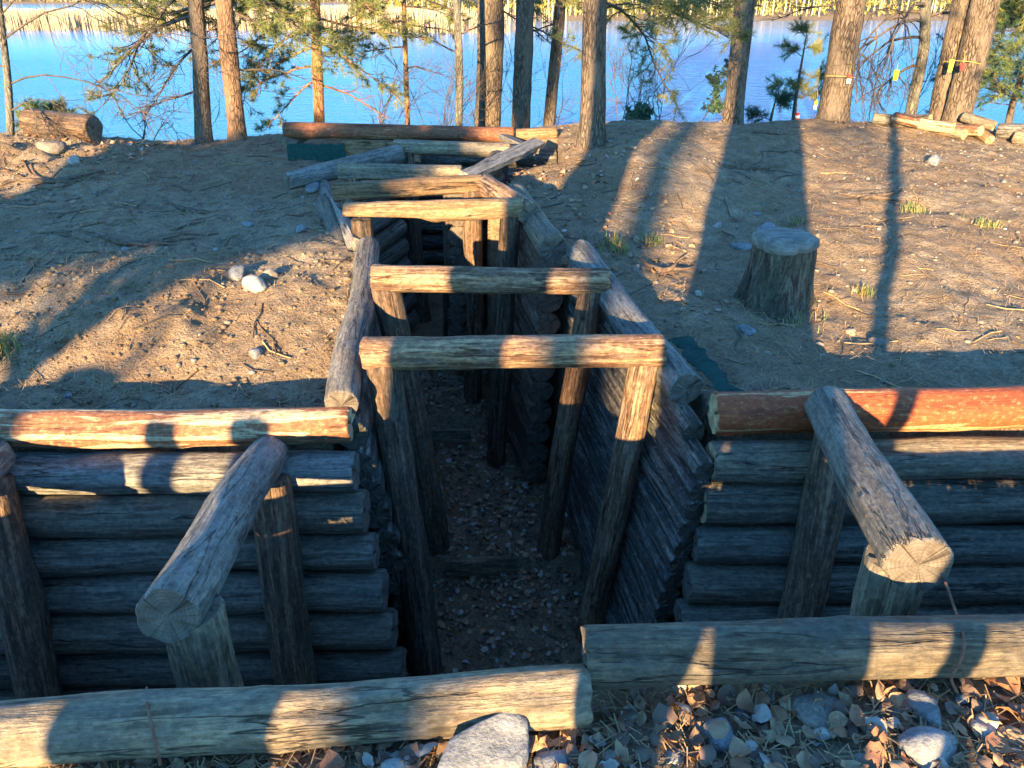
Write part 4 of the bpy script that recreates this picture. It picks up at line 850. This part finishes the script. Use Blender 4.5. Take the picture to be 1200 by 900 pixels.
# cord with tags ---------------------------------------------------------------
def cord(label, pts):
    mb = MB(); mb.tube(np.array([list(q) for q in pts]), .0025, 4); return tag(mesh_obj('cord', mb.mesh('cord', [M['cord']])), label, 'cord')
cord('thin yellow cord tied round the stout leaning pine', [PY(968, 89, 8.70), PY(980, 89, 8.62), PY(992, 90, 8.66), PY(1003, 91, 8.8)])
cord('thin yellow cord tied round the crossing pair of pines', [PY(1105, 72, 8.85), PY(1118, 71, 8.8), PY(1135, 72, 8.66), PY(1150, 75, 8.7)])
def hang(label, u, v, Y, mats, w_=.045, h_=.09):
    p = PY(u, v, Y); t = thing('tag', p, label, 'tag'); n = len(mats)
    for k, m in enumerate(mats):
        mb = MB(); z0, z1 = -h_ * k / n, -h_ * (k + 1) / n; x = w_ / 2; V = np.array([(-x, -.006, z0), (x, -.006, z0), (x * .8, -.006, z1), (-x * .8, -.006, z1), (-x, .006, z0), (x, .006, z0), (x * .8, .006, z1), (-x * .8, .006, z1)])
        mb.add(V, Q=[(3, 2, 1, 0), (4, 5, 6, 7), (0, 1, 5, 4), (2, 3, 7, 6), (1, 2, 6, 5), (3, 0, 4, 7)]); mesh_obj('panel', mb.mesh('panel', [M[m]], False), t, Matrix.Translation(p))
    mb = MB(); mb.tube([(0, 0, -.005), (.004, .01, .06), (0, .03, .12)], .002, 4); mesh_obj('string', mb.mesh('string', [M['cord']]), t, Matrix.Translation(p))
hang('small red and white tag on the stout leaning pine', 996, 87, 8.64, ['tag_red', 'tag_white'])
hang('small yellow tag hanging between the leaning pine and the alder', 1051, 82, 9.3, ['tag_yellow'], .06, .11)
hang('small yellow tag on the left one of the crossing pines', 1116, 70, 8.74, ['tag_yellow'], .05, .12)
hang('small red tag on the crossing pines', 1129, 74, 8.6, ['tag_red'], .05, .07)
hang('small yellow and white tag hanging left of the stout leaning pine', 957, 118, 9.2, ['tag_yellow', 'tag_white'], .045, .09)
hang('small red and white tag hanging beside the young pine sapling', 935, 132, 9.2, ['tag_red', 'tag_white', 'tag_red'], .05, .09)

# grass tufts ------------------------------------------------------------------
def grass(label, u, v, n, sp, h, seed):
    rng = np.random.RandomState(seed); g = 0.1
    for _ in range(10): q = PZ(u, v, g); g = G(q.x, q.y)
    mb = MB()
    for k in range(n):
        x, y = rng.normal(0, sp, 2); z = G(q.x + x, q.y + y) - g; a = rng.uniform(0, 6.28); l = h * rng.uniform(.5, 1.1); b = rng.uniform(.1, .7) * l; ww = .0025
        px, py = -math.sin(a) * ww, math.cos(a) * ww
        V = [(x - px, y - py, z), (x + px, y + py, z), (x + math.cos(a) * b * .4 + px, y + math.sin(a) * b * .4 + py, z + l * .6), (x + math.cos(a) * b * .4 - px, y + math.sin(a) * b * .4 - py, z + l * .6), (x + math.cos(a) * b, y + math.sin(a) * b, z + l * .9)]
        mb.add(V, T=[(3, 2, 4)], Q=[(0, 1, 2, 3)], m=int(rng.random() < .35))
    tag(mesh_obj('grass_tuft', mb.mesh('grass_tuft', [M['grass'], M['straw']]), None, Matrix.Translation((q.x, q.y, g))), label, 'grass')
grass('green grass tuft behind the right end of the second frame', 722, 292, 160, .05, .10, 1)
grass('green grass tuft right of its neighbour above the trench wall', 762, 285, 110, .035, .07, 2)
grass('sparse grass tuft by the thin shadow near the stump', 1075, 235, 110, .04, .07, 3)
grass('sparse grass tuft below the firewood pile', 1155, 264, 120, .045, .06, 4)
grass('small grass tuft at the edge of the rail shadow right of the stump', 1012, 345, 70, .025, .07, 5)
grass('dark green grass clump at the bank end of the left slope', 2, 430, 260, .05, .10, 6)
grass('dark grass at the foot of the stump', 925, 372, 90, .08, .06, 7)
grass('green sprig behind the stump', 932, 262, 50, .03, .06, 8)
grass('grass around the foot of the big log section', 60, 160, 160, .16, .14, 9)

# root debris ------------------------------------------------------------------
def root(label, u, v, n, L, seed):
    rng = np.random.RandomState(seed); g = .1
    for _ in range(10): q = PZ(u, v, g); g = G(q.x, q.y)
    mb = MB()
    for k in range(n):
        a = rng.uniform(-.5, .5) + (math.pi if k % 2 else 0); m = 9; P = [np.array([0, 0, .03])]; c = np.array([math.cos(a), math.sin(a) * .5, .25 if k < 2 else .0])
        for i in range(m): c = c + rng.normal(0, .2, 3) * [1, 1, .6]; c /= np.linalg.norm(c); P.append(P[-1] + c * L / m * rng.uniform(.6, 1.1))
        P = np.array(P); P[:, 2] = np.maximum(P[:, 2] * .6, ground(P[:, 0] + q.x, P[:, 1] + q.y) - g + .008); mb.tube(P, np.linspace(.02, .004, m + 1), 6, rough=.2, seed=k)
    tag(mesh_obj('dead_root', mb.mesh('dead_root', [M['twig']]), None, Matrix.Translation((q.x, q.y, g))), label, 'root')
root('twisted dead root lying on the middle of the left slope', 158, 288, 7, .45, 1)
root('curved bark-brown root on the left slope near the slanted grey log', 218, 248, 3, .3, 2)
root('dead root on the crest in the broad shadow', 880, 190, 4, .35, 3)
root('thin dead roots on the right slope left of the thin shadow', 1020, 232, 5, .3, 4)
root('dead root by the grass tuft above the right trench wall', 775, 320, 3, .25, 5)
root('dead brushwood on the heap at the left bank', 60, 215, 9, .5, 6)

# ---------------------------------------------------------------- far shore
def reeds():
    rng = np.random.RandomState(5); mb = MB(); n = 26000; X = rng.uniform(-190, 6, n); Y = 101 + 8 * noise(X / 22, 1.7) + rng.uniform(0, 16, n) ** 1.0 - (X + 60) * .05
    keep = rng.random(n) < (1 - sstep(-16, 4, X)) * .95 + .05; X, Y = X[keep], Y[keep]; n = len(X); h = rng.uniform(1.5, 2.6, n) * (1 + .2 * noise(X / 6, Y / 6)); ww = rng.uniform(.03, .07, n); a = rng.uniform(-.8, .8, n); lean = rng.normal(0, .15, n)
    dx, dy = np.cos(a) * ww, np.sin(a) * ww
    V = np.stack([np.stack([X - dx, Y - dy, 0 * X - 2.8], -1), np.stack([X + dx, Y + dy, 0 * X - 2.8], -1), np.stack([X + dx * .8 + lean, Y + dy * .8, -2.5 + h], -1), np.stack([X - dx * .8 + lean, Y - dy * .8, -2.5 + h], -1)], 1).reshape(-1, 3)
    i = np.arange(n) * 4; mb.add(V, Q=np.stack([i, i + 1, i + 2, i + 3], -1)); tag(mesh_obj('reed_bed', mb.mesh('reed_bed', [M['reed']], False)), 'dry beige reed bed standing in the lake', 'reeds', None, 'stuff')
reeds()
def far_wood():
    rng = np.random.RandomState(6); mb = MB(); n = 1900
    X = rng.uniform(-330, 210, n); Y = shoreline(X) + 6 + rng.uniform(0, 1, n) ** 1.5 * 55
    for x, y in zip(X, Y):
        z = G(x, y) - .2; h = rng.uniform(8, 14); r = rng.uniform(.07, .16); ln = rng.normal(0, .25, 2); mb.tube([(x, y, z), (x + ln[0], y + ln[1], z + h * .5), (x + ln[0] * 2, y + ln[1] * 2, z + h)], [r, r * .7, r * .3], 4, m=0)
        m = 2 if rng.random() < .22 else 1; k = 70; P = np.array([x, y, z]) + np.stack([rng.normal(0, 1.0, k), rng.normal(0, 1.0, k), h * (.18 + .85 * rng.random(k) ** .8)], -1); P[:, :2] += ln * ((P[:, 2:3] - z) / h * 2)
        D = rng.normal(size=(k, 3)); D /= np.linalg.norm(D, axis=1, keepdims=True); tufts(mb, P, D, 2, .9, .16, rng, m, .9)
    # undergrowth along the shore
    k = 9000; X = rng.uniform(-330, 210, k); Y = shoreline(X) + 4 + rng.uniform(0, 40, k); P = np.stack([X, Y, surf(X, Y) + rng.uniform(0, 1.0, k)], -1); D = np.tile([[0, 0, 1.0]], (k, 1)); tufts(mb, P, D, 2, 1.1, .15, rng, 1, .6)
    tag(mesh_obj('far_wood', mb.mesh('far_wood', [M['far_trunk'], M['far_leaf'], M['far_pine']], False)), 'sunlit birch and pine wood on the far lake shore', 'wood', None, 'stuff')
far_wood()

# ---------------------------------------------------------------- unseen shade casters behind the viewpoint, most of them added for their shadows

TS = math.tan(SUN_AZ)
BG = 'pines behind the viewpoint'
def back_trunk(label, stems, y, z0, height, rad, seed, n=700, size=.34, name='pine_tree'):
    """stems: list of lists (height, sun-line offset, radius); an offset c meets the ground at x = c + TS * y"""
    rng = np.random.RandomState(seed); c0 = stems[0][0][1]; x0 = c0 + TS * y; g = G(x0, y); base = Vector((x0, y, g - .1)); t = thing(name, base, label, 'tree', BG)
    for st in stems:
        A = np.array(st, float); zs = np.linspace(0, height, 70); c = np.interp(zs, A[:, 0], A[:, 1]); r = np.interp(zs, A[:, 0], A[:, 2])
        r = r * np.where(zs > A[-1, 0], np.maximum(.25, 1 - .75 * (zs - A[-1, 0]) / (height - A[-1, 0] + .01)), 1)
        pts = np.stack([c - c0, .03 * noise(zs, seed), zs], -1); mb = MB(); mb.tube(pts, r * (1 + .04 * noise(zs * 3, seed + 2)), 16, rough=.06, seed=seed)
        mesh_obj('trunk', mb.mesh('trunk', [M['bark']]), t, Matrix.Translation(base))
    bw = MB(); crown(bw, bw, pts, z0, height, rad, rng, n, size); mesh_obj('crown', bw.mesh('crown', [M['needle'], M['needle_y'], M['branch']], False), t, Matrix.Translation(base))
back_trunk('added twin-stemmed shade caster behind the viewpoint, standing in for a person', [[(0, -.15, .10), (.62, -.145, .095), (.95, -.11, .17), (4, -.11, .17)], [(0, .27, .18), (.62, .27, .18), (.95, .265, .195), (4, .265, .195)]], -1.0, 7, 13, 2.0, 301)  # added: stems shaped to throw the shadow of a person at the camera
back_trunk('added thick shade-casting trunk behind the viewpoint, left of the twin-stemmed one', [[(0, -1.26, .27), (3, -1.26, .25)]], -2.2, 7, 13, 2.0, 302)  # added blocker, throws shade on the left near log
back_trunk('added shade-casting trunk behind the viewpoint, between the thick one and the twin-stemmed one', [[(0, -.7, .2), (3, -.72, .19)]], -22, 7, 13, 2.0, 303)  # added blocker, set far back so its shadow edge is soft
back_trunk('thin leaning birch behind the viewpoint', [[(0, .55, .05), (.6, .68, .045), (1.06, .80, .045), (2.4, 1.42, .05)]], -1.0, 3.2, 5, .6, 304, 60)
for c_, r_, h_, lb in [(-2.0, .105, 1.09, 'added slim shade-casting post behind the viewpoint'), (-2.385, .085, 1.08, 'added slimmer shade-casting post behind the viewpoint'), (-3.16, .16, 1.16, 'added thick short shade caster behind the viewpoint')]:
    tag(log('shade_post', (c_ - TS * 2.2, -2.2, -.3), (c_ - TS * 2.2, -2.2, h_), r_, r_ * .85, 'grey', bend=.01), lb, 'post')  # added, unseen; heights chosen so the shadows fall around the left rail
back_trunk('added straight shade-casting trunk far behind the viewpoint', [[(0, -5.95, .16), (6, -5.95, .15)]], -8, 8, 14, 2.0, 308)  # added blocker, keeps the slim dark pine in shade
def bushy(label, c, y, zc, rx, rz, seed, n=2600):  # added foliage mass on a thin stem, shaped to block the sun
    rng = np.random.RandomState(seed); x0 = c + TS * y; g = G(x0, y); base = Vector((x0, y, g - .05)); t = thing('bushy_shade_caster', base, label, 'tree', 'added bushy shade casters behind the viewpoint'); mb = MB(); mb.tube([(0, 0, 0), (.05, 0, zc * .6), (0, 0, zc)], [.035, .03, .02], 8); mesh_obj('trunk', mb.mesh('trunk', [M['bark']]), t, Matrix.Translation(base))
    D = rng.normal(size=(n, 3)); D /= np.linalg.norm(D, axis=1, keepdims=True); rr = rng.random(n) ** .45; P = D * rr[:, None] * np.array([rx, rx * .7, rz]); P *= (1 + .28 * fbm(D[:, 0] * 2.2, D[:, 1] * 2.2, D[:, 2] * 2.2, seed, 3))[:, None]; P[:, 2] += zc
    fl = MB(); tufts(fl, P, D, 9, .17, .014, rng, 0, .8)
    for k in range(24): q = P[rng.randint(n)]; fl.tube([(0, 0, zc * .6), (q[0] * .5, q[1] * .5, (zc * .6 + q[2]) / 2 + .05), q], [.025, .015, .006], 4, m=2)
    mesh_obj('crown', fl.mesh('crown', [M['needle'], M['needle_b'], M['branch']], False), t, Matrix.Translation(base))
bushy('added bushy crown behind the viewpoint shading the left slope', -3.5, -4.0, 2.56, 1.0, .50, 311)
bushy('added taller bushy crown behind the viewpoint shading the left slope', -4.95, -4.2, 2.5, 1.0, .78, 312)
bushy('added tall slender shade-casting crown far behind the viewpoint', -3.05, -9.0, 5.6, .38, 1.25, 313, 1500)  # added crown, shades the dark straight pine
